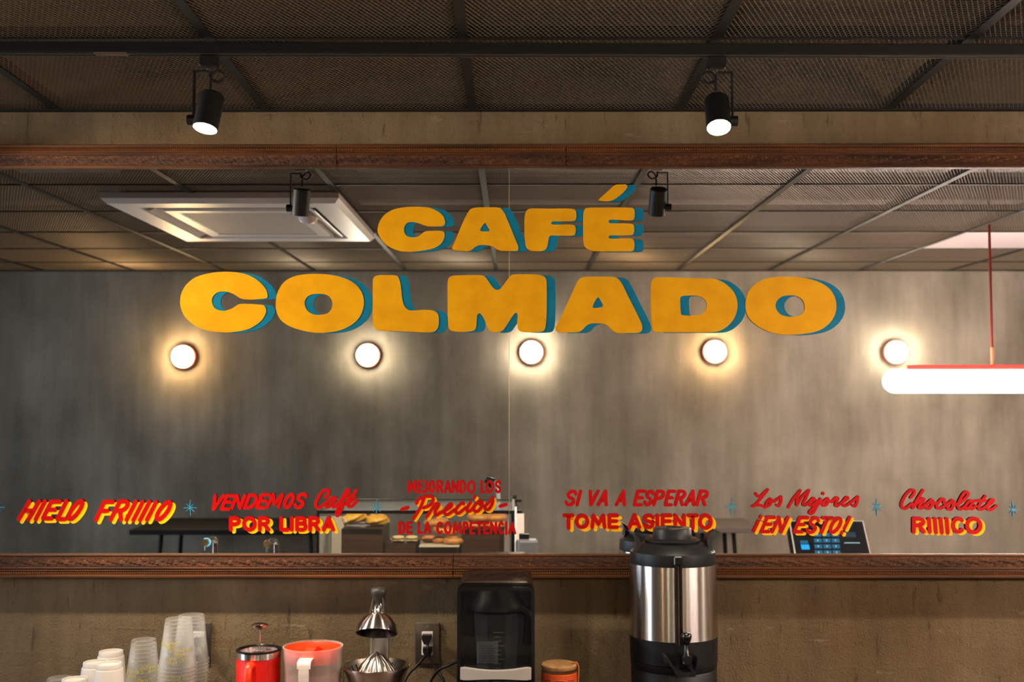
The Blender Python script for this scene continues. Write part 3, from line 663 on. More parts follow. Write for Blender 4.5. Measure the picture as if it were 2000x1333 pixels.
t2, ox2, oz2 = outlet(366, 411, 1216, 1298, 'bronze outlet plate half hidden behind the clear cup stacks')
def plug_cord(name, x, z, path, label, m=M_BLKP, r=.0036):
    o = thing(name, label, 'cord', (x, -.010, z))
    p = MB(); p.prism([(-.013,.010),(.013,.010),(.013,-.002),(.006,-.015),(-.006,-.015),(-.013,-.002)], -.024, -.0)
    fixn(p.build('plug', M_BLKP, o))
    fixn(MB().tube(cr([(a-x, b+.010, c-z) for a, b, c in path], 6), r, 8).build('cable', m, o, 60)); return o
def q(px, py, y): v = at(px, py, y); return (v.x, v.y, v.z)
plug_cord('power_cord', ox-.001, oz+.017, [(ox-.001,-.03,oz+.005),q(836,1265,-.05),q(839,1285,-.05),q(852,1308,-.06),q(868,1333,-.08),q(880,1380,-.10),(at(885,1400,-.10).x,-.10,CT+.004),(at(905,1400,-.1).x,-.12,CT+.004)], 'black power cord from the upper plug, falling right towards the blender')
plug_cord('power_cord', ox+.002, oz-.018, [(ox+.002,-.03,oz-.026),q(824,1290,-.05),q(812,1304,-.055),q(798,1318,-.06),q(786,1345,-.07),q(780,1390,-.08),(at(775,1400,-.08).x,-.085,CT+.004)], 'black power cord from the lower plug, falling left behind the juicer')
tag(fixn(MB().tube(cr([q(900,1290,-.13),q(880,1299,-.11),q(860,1308,-.10),q(845,1325,-.09),q(836,1350,-.09),q(830,1385,-.10),(at(826,1400,-.10).x,-.11,CT+.0045),(at(800,1400,-.10).x,-.12,CT+.0045)],6),.0038,8).build('loose_cable', M_BLKP, smooth=60)), 'loose black cable arching out from behind the blender', 'cord')
plug_cord('braided_cord', ox2+.006, oz2+.008, [(ox2+.006,-.03,oz2-.006),q(400,1290,-.05),q(403,1310,-.05),q(402,1335,-.06),q(400,1380,-.07),(at(398,1400,-.07).x,-.075,CT+.005)], 'pale braided cord below the outlet behind the clear cups', mat('braid', (170,150,120), .8, bump=((400,400,400), .8, .002)), .0045)

# ------------------------------------------------------------------ cups (upside down, nested)
def cup_mesh(m, rt, rb, h, seg, name, kind):                # rb base radius (on top), rt rim radius (at the bottom); open end down, z=0 at rim
    b = MB(); w_ = .0008
    prof = [(rt+.0022,.0005),(rt+.0028,.002),(rt+.0022,.0038),(rt,.0042),(rb+.0012,h-.004)]
    if kind == 'paper': prof[-1] = (rb+.0042,h-.0150); prof += [(rb+.0036,h-.0138),(rb+.0018,h-.0134),(rb+.0008,h-.0012),(rb,h),(rb-.0018,h-.0003),(rb-.0024,h-.005),(0,h-.0055)]
    else: prof += [(rb+.0002,h-.001),(rb-.001,h),(rb-.004,h-.0002),(rb-.007,h-.0035),(0,h-.004)]
    b.lathe(prof, seg); return b.mesh(name, m, 50)
PC_ = cup_mesh(M_PAPER, .0435, .0305, .112, 36, 'paper_cup', 'paper')
CC_ = cup_mesh(M_CLEAR, .0485, .0335, .124, 36, 'clear_cup', 'clear')
CS_ = cup_mesh(M_CLEAR, .0465, .0310, .120, 36, 'clear_cup', 'clear')
SM = (M_YINK,)
def cup_print(parent, rt, rb, h, z0, hgt, ang0, txt2=True):
    # COLMADO / CAFE printed round the cup; the cup stands upside down, so the words do too
    b = MB()
    def put(ch, a, zc, s, ww):
        for st in G[ch]:
            pts = [(u*ww, v*s) for u, v in st]
            for (u0, v0), (u1, v1) in zip(pts, pts[1:]):
                du, dv = u1-u0, v1-v0; l = math.hypot(du, dv)+1e-9; nx, nv = -dv/l*.0007, du/l*.0007
                vs = []
                for u, v in ((u0+nx,v0+nv),(u0-nx,v0-nv),(u1-nx,v1-nv),(u1+nx,v1+nv)):
                    z = zc-v; r = rb+(rt-rb)*(h-z)/h+.0014; an = a-u/r
                    vs.append((r*math.cos(an), r*math.sin(an), z))
                b.add(vs, [(0,1,2,3)])
    R = rb+(rt-rb)*(h-z0)/h
    for i, ch in enumerate('COLMADO'): put(ch, ang0-(i-3.5)*.0098/R, z0+.0100, .0074, .0068)
    for i, ch in enumerate('CAFE'): put(ch, ang0-(i-2)*.0080/R, z0-.0005, .0058, .0052)
    return b.build('printed_name', M_YINK, parent)
def stack(px, py, y, me, n, step, h, name, lab_top, lab_mid, grp, cat, printed=(), rr=None, lean=0):
    base = at(px, py, y); top = base.z; z0 = top-h-(n-1)*step
    shift = CT+.0006-z0                                     # let the stack stand on the worktop
    n_ = max(1, int(round((top-h-CT)/step))+1); stp = (top-h-CT-.0006)/max(1, n_-1) if n_ > 1 else step
    for i in range(n_):
        o = link(name, me, None, (base.x+lean*(i/max(1,n_-1)), y, CT+.0006+i*stp)); o.rotation_euler = (0, 0, random.uniform(0, 6.28) if i not in printed and (n_-1-i) not in printed else 0)
        tag(o, lab_top if i == n_-1 else lab_mid, cat, grp)
        if (n_-1-i) in printed and rr: cup_print(o, *rr, *printed[n_-1-i])
stack(217, 1272, -.16, PC_, 8, .0165, .112, 'paper_cup', 'white paper cup, topmost of the tallest and rearmost white stack', 'white paper cup nested under the top one in the tallest white stack', 'white paper cups in the tallest stack', 'cup')
stack(187, 1293, -.245, PC_, 7, .0165, .112, 'paper_cup', 'white paper cup, topmost of the white stack partly behind the centre one', 'white paper cup nested lower in the white stack partly behind the centre one', 'white paper cups in the middle left stack', 'cup')
stack(213, 1296, -.345, PC_, 7, .0165, .112, 'paper_cup', 'white paper cup, topmost of the white stack standing in front', 'white paper cup nested lower in the white stack standing in front', 'white paper cups in the front stack', 'cup')
stack(146, 1326, -.32, PC_, 5, .0165, .112, 'paper_cup', 'white paper cup, topmost of the lowest white stack', 'white paper cup nested lower in the lowest white stack', 'white paper cups in the lowest stack', 'cup')
stack(117, 1324, -.22, CS_, 4, .010, .120, 'clear_cup', 'clear plastic cup, topmost of the shortest clear stack at the far left', 'clear plastic cup nested lower in the shortest clear stack', 'clear cups in the shortest stack', 'cup')
stack(281, 1249, -.20, CS_, 12, .0105, .120, 'clear_cup', 'clear plastic cup, topmost of the slim stack right of the white cups', 'clear plastic cup nested lower in the slim stack right of the white cups', 'clear cups in the slim stack', 'cup', {0: (.045, .020, rad(-35)), 1: (.045, .020, rad(-120)), 3: (.045,.020,rad(-60))}, (.0465,.0310,.120))
stack(349, 1208, -.245, CC_, 20, .0098, .124, 'clear_cup', 'clear plastic cup with yellow print, topmost of the tall front clear stack', 'clear plastic cup nested lower in the tall front clear stack', 'clear cups in the tall front stack', 'cup', {0: (.058,.03,rad(-110)), 1: (.050,.03,rad(-60)), 3: (.050,.03,rad(-85)), 8: (.05,.03,rad(-70))}, (.0485,.0335,.124))
stack(374, 1201, -.14, CC_, 20, .0098, .124, 'clear_cup', 'clear plastic cup, topmost of the tall rear clear stack by the outlet', 'clear plastic cup nested lower in the tall rear clear stack', 'clear cups in the tall rear stack', 'cup')

# ------------------------------------------------------------------ red french press mug
def base_at(px, y): return at(px, 1300, y).x
def zat(py, y): return at(1000, py, y).z-CT
x = base_at(505, -.26); t = thing('french_press', 'red insulated french press mug with steel rim and raised plunger', 'coffee press', (x, -.26, CT))
z1 = zat(1268, -.26); R = .0585
b = MB().lathe([(0,.002),(R-.006,.002),(R-.002,.006),(R-.001,z1-.025),(R-.001,z1-.020)], 48); fixn(b.build('mug_body', M_REDP, t, 40))
fixn(MB().lathe([(R-.001,z1-.020),(R+.0005,z1-.019),(R+.0005,z1-.004),(R-.003,z1-.003),(R-.003,z1-.019)], 48).build('steel_rim', M_STEEL, t, 40))
fixn(MB().lathe([(R-.003,z1-.006),(R+.001,z1-.004),(R+.001,z1-.0005),(R-.004,z1+.001),(R-.007,z1-.002),(R-.010,z1-.004)], 48).build('lid_gasket', M_BLKG, t, 40))
fixn(MB().lathe([(R-.009,z1-.0035),(R-.012,z1-.007),(.020,z1-.007),(.018,z1-.003),(.010,z1-.003),(.0045,z1-.002),(.0045,z1-.010)], 48).build('clear_lid', M_GLASS, t, 40))
hz = zat(1299, -.33)
fixn(MB().tube(cr([(-.005,-R+.002,hz-.006),(-.005,-R-.024,hz-.004),(-.005,-R-.034,hz-.018),(-.005,-R-.034,hz-.07),(-.005,-R-.030,hz-.105),(-.005,-R+.002,hz-.110)],5), .0105, 10).build('handle', M_REDO, t, 60, label='orange-red loop handle'))
zk = zat(1222, -.26)
fixn(MB().tube([(.002,0,z1-.02),(.002,0,zk-.006)], .0028, 10).build('plunger_rod', M_CHROME, t, 60))
fixn(MB().lathe([(0,zk-.012),(.005,zk-.011),(.008,zk-.005),(.020,zk-.003),(.021,zk+.001),(.016,zk+.004),(.004,zk+.003),(0,zk+.004)], 28, (.002,0,0)).build('plunger_knob', M_CHROME, t, 60))

# ------------------------------------------------------------------ pitcher
x = base_at(611, -.26); t = thing('plastic_pitcher', 'frosted plastic pitcher with a red lid sitting inside its rim', 'pitcher', (x, -.26, CT))
zt = zat(1262, -.26); R = .0785
fixn(MB().lathe([(0,.002),(R-.014,.002),(R-.010,.006),(R-.002,zt-.010),(R,zt),(R-.002,zt+.0005),(R-.004,zt-.010),(R-.012,.009),(0,.006)], 56).build('body', M_FROST, t, 40))
fixn(MB().lathe([(0,zt-.016),(.030,zt-.016),(R-.016,zt-.012),(R-.006,zt-.003),(R-.005,zt-.004),(R-.008,zt-.038),(R-.011,zt-.038),(R-.016,zt-.018)], 56).build('lid', M_REDO, t, 50, label='red lid'))
lr = MB(); lr.prism([(-.062,zt-.016),(-.030,zt-.013),(-.012,zt-.003),(.012,zt-.003),(.030,zt-.013),(.062,zt-.016)], -.012, .012)
o = fixn(lr.build('lid_grip', M_REDO, t)); o.rotation_euler = (0,0,rad(78))
o = fixn(MB().lathe([(R-.0155,.012),(R-.0135,zt-.066),(0,zt-.066)],40).build('contents', mat('mauve_liquid', (150,110,95), .6), t, 50, label='greyish brown contents'))
hp = [(-.002,-R+.006,zt-.016),(-.002,-R-.028,zt-.018),(-.002,-R-.036,zt-.035),(-.002,-R-.034,zt-.10),(-.002,-R-.022,zt-.135),(-.002,-R+.012,zt-.140)]
hb = MB(); pts = cr(hp, 4)
for (a0,b0,c0),(a1,b1,c1) in zip(pts, pts[1:]):
    w0 = .013 if c0 < zt-.03 else .017
    hb.add([(a0-w0,b0,c0),(a0+w0,b0,c0),(a1+w0,b1,c1),(a1-w0,b1,c1),(a0-w0,b0+.006,c0-.003),(a0+w0,b0+.006,c0-.003),(a1+w0,b1+.006,c1-.003),(a1-w0,b1+.006,c1-.003)], [(0,1,2,3),(7,6,5,4),(0,3,7,4),(1,5,6,2)])
fixn(hb.build('handle', mat('milky_handle', (214,196,186), .35), t, 60, label='milky white strap handle'))

# ------------------------------------------------------------------ lever juicer
x = base_at(735, -.24); t = thing('lever_juicer', 'steel lever citrus juicer with raised press dome and black handle', 'juicer', (x, -.24, CT))
zr = zat(1300, -.24)
fixn(MB().lathe([(0,.0005),(.075,.0005),(.078,.006),(.070,.020),(.066,.05),(.070,zr-.055),(.0,zr-.055)], 40).build('base', M_BLKP, t, 40))
fixn(MB().lathe([(0,zr-.054),(.060,zr-.054),(.074,zr-.040),(.084,zr-.012),(.0895,zr-.003),(.0895,zr),(.087,zr+.001),(.080,zr-.008),(.062,zr-.034),(.040,zr-.042),(0,zr-.042)], 56).build('strainer_bowl', M_STEEL, t, 40))
sl = MB()
for i in range(28):
    a = 2*math.pi*i/28; sl.T = Matrix.Rotation(a,4,'Z'); sl.add([(.066,-.0012,zr-.0275),(.078,-.0012,zr-.0085),(.078,.0012,zr-.0085),(.066,.0012,zr-.0275)], [(0,1,2,3)])
sl.build('strainer_slots', M_BLK, t, kind='stuff')
rm = MB(); seg = 64; rows = [(.0520,zr-.040),(.0515,zr-.026),(.046,zr-.010),(.034,zr+.008),(.019,zr+.023),(.006,zr+.032)]; vs = []; F = []
for r, z in rows:
    for i in range(seg):
        a = 2*math.pi*i/seg; k = 1+.16*(abs(math.cos(a*8))-.5); vs.append((r*k*math.cos(a), r*k*math.sin(a), z))
for k in range(len(rows)-1):
    for i in range(seg): F.append((k*seg+i, k*seg+(i+1) % seg, (k+1)*seg+(i+1) % seg, (k+1)*seg+i))
n = len(vs); vs.append((0,0,zr+.036)); F += [((len(rows)-1)*seg+i, (len(rows)-1)*seg+(i+1) % seg, n) for i in range(seg)]
fixn(rm.add(vs, F).build('reamer_cone', M_STEEL, t, 50))
zp = zat(1256, -.16)
MB().box(-.025,-.019,.055,.085,.0,zp+.02).box(.019,.025,.055,.085,.0,zp+.02).box(-.019,.019,.065,.080,.0,zp+.012).build('support_post', mat('post_grey', (150,146,140), .35, .7), t)
zd = zat(1224, -.235)
T = Matrix.Translation((.001,0,zd)) @ Matrix.Rotation(rad(-24),4,'X')
dm = MB(); dm.T = T; dm.lathe([(.0555,-.018),(.0555,-.014),(.050,.004),(.038,.022),(.022,.033),(.012,.037),(0,.038)], 48); fixn(dm.build('press_dome', M_STEEL, t, 50))
di = MB(); di.T = T; di.lathe([(.0553,-.0182),(.052,-.018),(.046,.002),(.034,.018),(.018,.028),(0,.030)], 48); fixn(di.build('dome_lining', M_BLKG, t, 50))
dr = MB()
for i in range(8):
    dr.T = T @ Matrix.Rotation(math.pi*2*i/8,4,'Z'); dr.box(.012,.050,-.001,.001,-.014,.016) if False else dr.add([(.050,0,-.012),(.014,0,.024),(.014,0,.016),(.046,0,-.012)], [(0,1,2,3)])
dr.build('lining_rib', M_BLKG, t, kind='stuff')
zn = zat(1196, -.22); zh = zat(1160, -.20); ztp = zat(1149, -.19)
ar = MB(); ar.T = Matrix.Identity(4)
P_ = [(.0,.004,zd+.030),(.0,.016,zn+.004),(.0,.028,zh-.010)]
for sx in (-1, 1):
    ar.add([(sx*.022,.0,zd+.026),(sx*.022,.03,zd+.020),(sx*.016,.040,zh-.008),(sx*.014,.018,zh-.008),(sx*.019,.0,zd+.026),(sx*.019,.03,zd+.020),(sx*.013,.040,zh-.008),(sx*.011,.018,zh-.008)],
           [(0,1,2,3),(7,6,5,4),(0,3,7,4),(1,5,6,2),(2,6,7,3),(0,4,5,1)])
ar.box(-.019,.019,.020,.032,zd+.024,zh-.012); ar.lathe([(0,0),(.010,0),(.009,.016),(.006,.022),(0,.024)], 16, (0,.010,zd+.034))
fixn(ar.build('lever_arm', M_CHROME, t, 40))
hd = MB(); hd.lathe([(0,-.001),(.0145,0),(.0165,.010),(.020,.022),(.0215,.030),(.019,.037),(.010,.040),(0,.0405)], 24, (0,.030,zh-.022)); fixn(hd.build('handle_grip', mat('dark_olive_rubber', (38,36,28), .5), t, 60))

# ------------------------------------------------------------------ blender in its sound enclosure
xa = at(893, 1300, -.33).x; xb = at(1044, 1300, -.33).x; cx = (xa+xb)/2; hw = (xb-xa)/2
t = thing('enclosed_blender', 'black blender inside a smoked clear sound enclosure with a silver latch bar', 'blender', (cx, -.21, CT))
zt = zat(1131, -.30)-.007; zf = zat(1150, -.33)
fixn(MB().rbox(-hw,hw,-.12,.135,.001,.135,.012).build('motor_base', M_BLKP, t))
def shell(h0, h1, y0, y1, hw_, th, rc=.02):                 # arch: left wall, rounded corners, roof, right wall
    out = [(-hw_, h0)]+[(-hw_+rc-rc*math.cos(rad(a)), h1-rc+rc*math.sin(rad(a))) for a in range(0, 91, 15)]+[(hw_-rc+rc*math.sin(rad(a)), h1-rc+rc*math.cos(rad(a))) for a in range(0, 91, 15)]+[(hw_, h0)]
    inn = [(-hw_+th, h0)]+[(-hw_+rc-(rc-th)*math.cos(rad(a)), h1-rc+(rc-th)*math.sin(rad(a))) for a in range(0, 91, 15)]+[(hw_-rc+(rc-th)*math.sin(rad(a)), h1-rc+(rc-th)*math.cos(rad(a))) for a in range(0, 91, 15)]+[(hw_-th, h0)]
    n = len(out); vs = [(a, y0, b) for a, b in out]+[(a, y0, b) for a, b in inn]+[(a, y1, b) for a, b in out]+[(a, y1, b) for a, b in inn]; F = []
    for i in range(n-1):
        F += [(i,i+1,n+i+1,n+i),(2*n+i,3*n+i,3*n+i+1,2*n+i+1),(i,2*n+i,2*n+i+1,i+1),(n+i,n+i+1,3*n+i+1,3*n+i)]
    return MB().add(vs, F)
fixn(shell(.135, zt, -.115, .13, hw, .004).build('enclosure_shell', M_SMOKE, t, 40))
fixn(shell(.135, zt-.010, -.124, -.116, hw+.0005, .009, .016).build('door_rim', M_BLKG, t, 40))
M_SM2 = clear('smoked_door', (16,17,19), (.14, .8), .03)
MB().box(-hw+.009,hw-.009,-.121,-.118,.135,zt-.019).build('enclosure_door', M_SM2, t)
MB().box(-hw+.004,hw-.004,.126,.130,.135,zt-.006).build('enclosure_back', mat('back_grey', (40,39,38), .5), t)
M_JAR = clear('grey_jar', (110,114,118), (.12, .75), .06)
fixn(MB().lathe([(0,.150),(.050,.150),(.054,.158),(.064,zt-.105),(.066,zt-.075)], 8).build('jar', M_JAR, t, 30, label='clear square-sided jar with volume marks')).rotation_euler = (0,0,rad(22.5))
fixn(MB().lathe([(.066,zt-.090),(.076,zt-.084),(.076,zt-.072),(.062,zt-.055),(.056,zt-.034),(.050,zt-.028),(0,zt-.028)], 24).build('jar_lid', M_BLKP, t, 40))
fixn(MB().tube(cr([(.058,-.03,zt-.080),(.085,-.035,zt-.095),(.086,-.035,zt-.150),(.082,-.035,zt-.170)],4), .013, 10).build('jar_handle', M_BLKP, t, 60))
MB().prism([(-.017,zt-.082),(.017,zt-.082),(.006,zt-.092),(-.006,zt-.092)], -.079, -.072).build('lid_spout', mat('pinkish', (205,150,140), .35), t) if False else None
mk = MB()
for i in range(13):
    z = .175+i*.0115; wd_ = .022 if i % 3 == 0 else .012; mk.box(-wd_*.2-.004, wd_, -.0705, -.0700, z, z+.0012)
mk.build('volume_marks', mat('grey_marks', (120,122,126), .6), t, kind='stuff')
pz0, pz1 = zat(1290, -.2), zat(1248, -.2)
MB().box(-.052,.004,-.030,-.0295,pz0-.0,pz1).build('instruction_label', mat('pale_label', (120,128,134), .6), t, label='pale printed label seen through the jar')
ln = MB()
for i in range(7): ln.box(-.040,-.004,-.0310,-.0305,pz0+.006+i*.0065,pz0+.0072+i*.0065)
ln.build('label_lines', mat('label_print', (30,32,36), .7), t, kind='stuff')
# silver latch bar, waisted in the middle
lb = MB(); n = 20; vs = []; F = []; zl = (zat(1318, -.345))
for i in range(n+1):
    u = -1+2*i/n; x = u*(hw-.0085); hh = .0100+.0065*u*u-.004*abs(u)**12; yy = -.136-.010*(1-u*u)
    vs += [(x, yy, zl-hh), (x, yy, zl+hh+.002*u*u), (x, yy+.018, zl+hh+.002*u*u), (x, yy+.018, zl-hh)]
for i in range(n):
    for k in range(4): F.append((i*4+k, i*4+(k+1) % 4, (i+1)*4+(k+1) % 4, (i+1)*4+k))
F += [(0,3,2,1),(n*4,n*4+1,n*4+2,n*4+3)]
fixn(lb.add(vs, F).build('latch_bar', mat('satin_silver', (205,197,190), .25, .55), t, 30, label='silver waisted latch bar'))

# ------------------------------------------------------------------ lidded jar with an orange label
x = base_at(1091.5, -.22); t = thing('lidded_jar', 'amber glass jar with a round wooden lid and an orange label', 'jar', (x, -.22, CT))
zt = zat(1296, -.22); R = .0475
fixn(MB().lathe([(0,.001),(R-.004,.001),(R,.006),(R,zt-.022),(R-.003,zt-.010),(R-.004,zt-.006)], 48).build('glass_body', clear('amber_glass', (120,70,30), (.25,.8), .05), t, 40))
fixn(MB().lathe([(0,.004),(R-.006,.005),(R-.006,zt-.045),(0,zt-.045)], 40).build('contents', mat('dark_contents', (34,20,12), .6), t, 40))
fixn(MB().lathe([(0,zt-.012),(R-.001,zt-.012),(R+.0005,zt-.009),(R+.0005,zt-.003),(R-.003,zt),(0,zt+.0004)], 48).build('wooden_lid', M_CORK, t, 30))
lb = MB(); vs = []; F = []; zl0, zl1 = .03, zat(1318, -.26)
for i in range(25):
    a = rad(-90-78+156*i/24); vs += [((R+.0006)*math.cos(a), (R+.0006)*math.sin(a), z) for z in (zl0, zl1)]
for i in range(24): F.append((i*2, i*2+2, i*2+3, i*2+1))
lb.add(vs, F).build('paper_label', M_LABEL, t, label='orange paper label with small dark print')
li = MB()
def curved(a0, a1, z0, z1):
    n = max(1, int(abs(a1-a0)/6)); 
    for i in range(n):
        p, q_ = rad(-90+a0+(a1-a0)*i/n), rad(-90+a0+(a1-a0)*(i+1)/n); r = R+.0010
        li.add([(r*math.cos(p),r*math.sin(p),z0),(r*math.cos(q_),r*math.sin(q_),z0),(r*math.cos(q_),r*math.sin(q_),z1),(r*math.cos(p),r*math.sin(p),z1)], [(0,1,2,3)])
curved(-62,62,zl1-.006,zl1-.0052); curved(-62,-61,zl1-.03,zl1-.006); curved(61,62,zl1-.03,zl1-.006); curved(-20,-19,zl1-.03,zl1-.010); curved(20,21,zl1-.03,zl1-.010); curved(-58,58,zl1-.011,zl1-.0102)
for a in (-55,-14,26):
    for k in range(2): curved(a, a+28, zl1-.0175-k*.004, zl1-.0155-k*.004)
li.build('label_print', M_INK, t, kind='stuff')
fixn(MB().tube(cr([(.030,-.012,zt+.002),(.046,-.012,zt+.004),(.052,-.012,zt-.010),(.051,-.012,zt-.04),(.050,-.012,zt-.07)],5), .0022, 8).build('leather_tie', mat('tan_leather', (170,100,40), .6), t, 60))

# ------------------------------------------------------------------ insulated drinks dispenser
x = base_at(1316, -.165); t = thing('drinks_dispenser', 'tall stainless steel insulated drinks dispenser with black lid and tap', 'dispenser', (x, -.165, CT))
YF = -.165-.119
za, zb_, zc_, zs = zat(1084, YF), zat(1112, YF), zat(1255, YF), zat(1306, YF)
R = .1195
fixn(MB().lathe([(R-.004,zc_-.004),(R,zc_-.002),(R-.0015,zb_+.002),(R-.006,zb_+.004)], 72).build('steel_jacket', M_STEEL, t, 40, label='brushed steel jacket'))
fixn(MB().lathe([(0,.0),(R-.010,.0),(R-.006,.012),(R-.004,zs-.022),(R-.0055,zs-.020),(R-.004,zs-.018),(R-.002,zs-.002),(R-.0045,zs),(R-.002,zs+.002),(R-.0005,zc_),(R-.004,zc_+.001)], 72).build('lower_housing', M_BLKP, t, 40))
fixn(MB().lathe([(R-.002,zb_),(R-.0015,zb_+.002),(R-.004,za-.004),(R-.008,za),(R-.024,za+.012),(.078,za+.020),(0,za+.020)], 72).build('shoulder', M_BLKP, t, 30))
zc2 = za+.020
fixn(MB().lathe([(0,zc2),(.074,zc2),(.076,zc2+.003),(.076,zc2+.007),(.072,zc2+.010),(.053,zc2+.011),(.052,zc2+.036),(.049,zc2+.040),(.030,zc2+.041),(.028,zc2+.037),(0,zc2+.037)], 56).build('lid', M_BLKP, t, 35))
for s in (-1, 1):
    e = MB(); a = cr([(s*.100,.0,za-.002),(s*.096,.0,za+.022),(s*.104,.0,za+.040),(s*.122,.0,za+.052)], 5); vs = []; F = []
    for i, (ax, ay, az) in enumerate(a):
        u = i/(len(a)-1); hw_ = .024-.006*u; vs += [(ax-.006,ay-hw_-.02*(1-u)**2,az+.003),(ax+.007,ay-hw_-.02*(1-u)**2,az-.004),(ax+.007,ay+hw_,az-.004),(ax-.006,ay+hw_,az+.003)]
    n = len(a)
    for i in range(n-1):
        for k in range(4): F.append((i*4+k, i*4+(k+1) % 4, (i+1)*4+(k+1) % 4, (i+1)*4+k))
    F += [(0,1,2,3),((n-1)*4+3,(n-1)*4+2,(n-1)*4+1,(n-1)*4)]
    fixn(e.add(vs, F).build('carry_ear', M_BLKP, t, 40))
zg0, zg1 = zat(1262, YF-.008), zat(1090, YF-.008); gx = at(1325.5, 1180, YF-.01).x-x
MB().box(gx-.010,gx-.0045,-R-.012,-R+.004,zg0,zg1-.004).box(gx+.0045,gx+.010,-R-.012,-R+.004,zg0,zg1-.004).rbox(gx-.0115,gx+.0115,-R-.014,-R+.004,zg1-.020,zg1+.004,.003).build('gauge_guard', M_BLKG, t)
fixn(MB().tube([(gx,-R-.006,zg0),(gx,-R-.006,zg1-.02)], .0042, 10).build('sight_tube', mat('tube_glass', (74,58,46), .15, .3), t, 60))
kx = at(1341, 1250, YF-.05).x-x; kz = zat(1250, YF-.05)
fixn(MB().lathe([(0,-.015),(.006,-.014),(.012,-.002),(.0145,.008),(.012,.0145),(.005,.017),(0,.017)], 20, (kx,-R-.045,kz)).build('tap_lever', M_BLKG, t, 60))
fixn(MB().lathe([(0,-.062),(.014,-.060),(.013,-.045),(.008,-.036),(.006,-.014),(0,-.013)], 16, (kx,-R-.045,kz)).build('tap_stem', M_BLKG, t, 60))
fixn(MB().tube([(kx,-R+.004,kz-.050),(kx,-R-.062,kz-.050)], .011, 14).build('tap_spout', M_BLKG, t, 60))
g0 = at(1296, 1282, YF-.05); g1 = at(1366, 1320, YF-.05)
gl = [(g0.x-x, g0.z-CT), (g0.x-x+.010, g0.z-CT-.003), (g0.x-x+.022, g0.z-CT-.020), (g0.x-x+.034,g1.z-CT+.010), (g1.x-x-.012,g1.z-CT+.010), (g1.x-x-.006,g0.z-CT-.004)]
gd = [(a, -R-.045, b) for a, b in gl]
gb = MB(); 
for (a0,_,c0),(a1,_,c1) in zip(gd, gd[1:]): gb.add([(a0,-R+.002,c0),(a0,-R-.06,c0),(a1,-R-.06,c1),(a1,-R+.002,c1),(a0,-R+.002,c0-.012),(a0,-R-.06,c0-.012),(a1,-R-.06,c1-.012),(a1,-R+.002,c1-.012)], [(0,1,2,3),(7,6,5,4),(1,5,6,2),(0,3,7,4),(0,4,5,1),(2,6,7,3)])
fixn(gb.build('tap_guard', M_BLKP, t))

# ================================================================== the room behind the camera, seen in the mirror
# front bar
tag(MB().rbox(-2.9,2.9,-2.12,-1.38,.94,.98,.004).build('bar_worktop', mat('pale_stone', (168,162,154), .35)), 'pale stone top of the service bar', 'worktop')
BT = .98
bb = thing('service_bar', 'service bar facing the customers, under the pale stone top', 'bar', (0,-1.75,0))
MB().box(-2.85,2.85,-.32,.32,.0,.939).build('bar_body', M_DWOOD, bb); 
for i in range(19): MB().rbox(-2.85+.3*i,-2.85+.3*i+.29,-.345,-.321,.10,.93,.003).build('front_plank', M_DWOOD, bb)

# cassette air conditioner
t = thing('ceiling_air_conditioner', 'white square ceiling cassette air conditioner set into the mesh ceiling', 'air conditioner', ((acx0+acx1)/2, (acy0+acy1)/2, CEIL-.045))
hx, hy = (acx1-acx0)/2, (acy0-acy1)/2
def ringbox(mb, x0, x1, y0, y1, z0, ix0, ix1, iy0, iy1, z1):
    mb.add([(x0,y0,z0),(x1,y0,z0),(x1,y1,z0),(x0,y1,z0),(ix0,iy0,z1),(ix1,iy0,z1),(ix1,iy1,z1),(ix0,iy1,z1)], [(0,1,5,4),(1,2,6,5),(2,3,7,6),(3,0,4,7)])
f = MB(); ringbox(f,-hx-.02,hx+.02,-hy-.02,hy+.02,.044,-hx-.02,hx+.02,-hy-.02,hy+.02,.020); ringbox(f,-hx-.02,hx+.02,-hy-.02,hy+.02,.020,-hx,hx,-hy,hy,0)
ringbox(f,-hx,hx,-hy,hy,0,-hx+.10,hx-.10,-hy+.10,hy-.10,0)
ringbox(f,-hx+.10,hx-.10,-hy+.10,hy-.10,0,-hx+.105,hx-.105,-hy+.105,hy-.105,.03)
ringbox(f,-hx+.175,hx-.175,-hy+.175,hy-.175,.03,-hx+.18,hx-.18,-hy+.18,hy-.18,0)
ringbox(f,-hx+.18,hx-.18,-hy+.18,hy-.18,0,-hx+.23,hx-.23,-hy+.23,hy-.23,0)
ringbox(f,-hx+.23,hx-.23,-hy+.23,hy-.23,0,-hx+.235,hx-.235,-hy+.235,hy-.235,.008)
f.build('face_frame', M_WHITE, t)
fb = MB(); ringbox(fb,-hx+.105,hx-.105,-hy+.105,hy-.105,.030,-hx+.175,hx-.175,-hy+.175,hy-.175,.030); fb.build('air_slot', mat('slot_dark', (70,64,60), .6), t)
MB().box(-hx+.235,hx-.235,-hy+.235,hy-.235,.004,.010).build('intake_grille', mat('intake_grey', (176,166,156), .6, bump=((2,260,2), .6, .002)), t, label='greyer intake grille in the middle')
for sx in (-1, 1):
    v = MB(); v.T = Matrix.Translation((sx*(hx-.140),0,.012)) @ Matrix.Rotation(rad(sx*28),4,'Y'); v.rbox(-.028,.028,-hy+.17,hy-.17,-.004,.004,.003); fixn(v.build('louvre', M_WHITE, t))
for sy in (-1, 1):
    v = MB(); v.T = Matrix.Translation((0,sy*(hy-.140),.012)) @ Matrix.Rotation(rad(-sy*28),4,'X'); v.rbox(-hx+.17,hx-.17,-.028,.028,-.004,.004,.003); fixn(v.build('louvre', M_WHITE, t))
MB().box(-hx+.04,hx-.04,-hy+.04,hy-.04,.045,.34).build('casing', mat('casing_grey', (110,110,108), .5, .4), t)
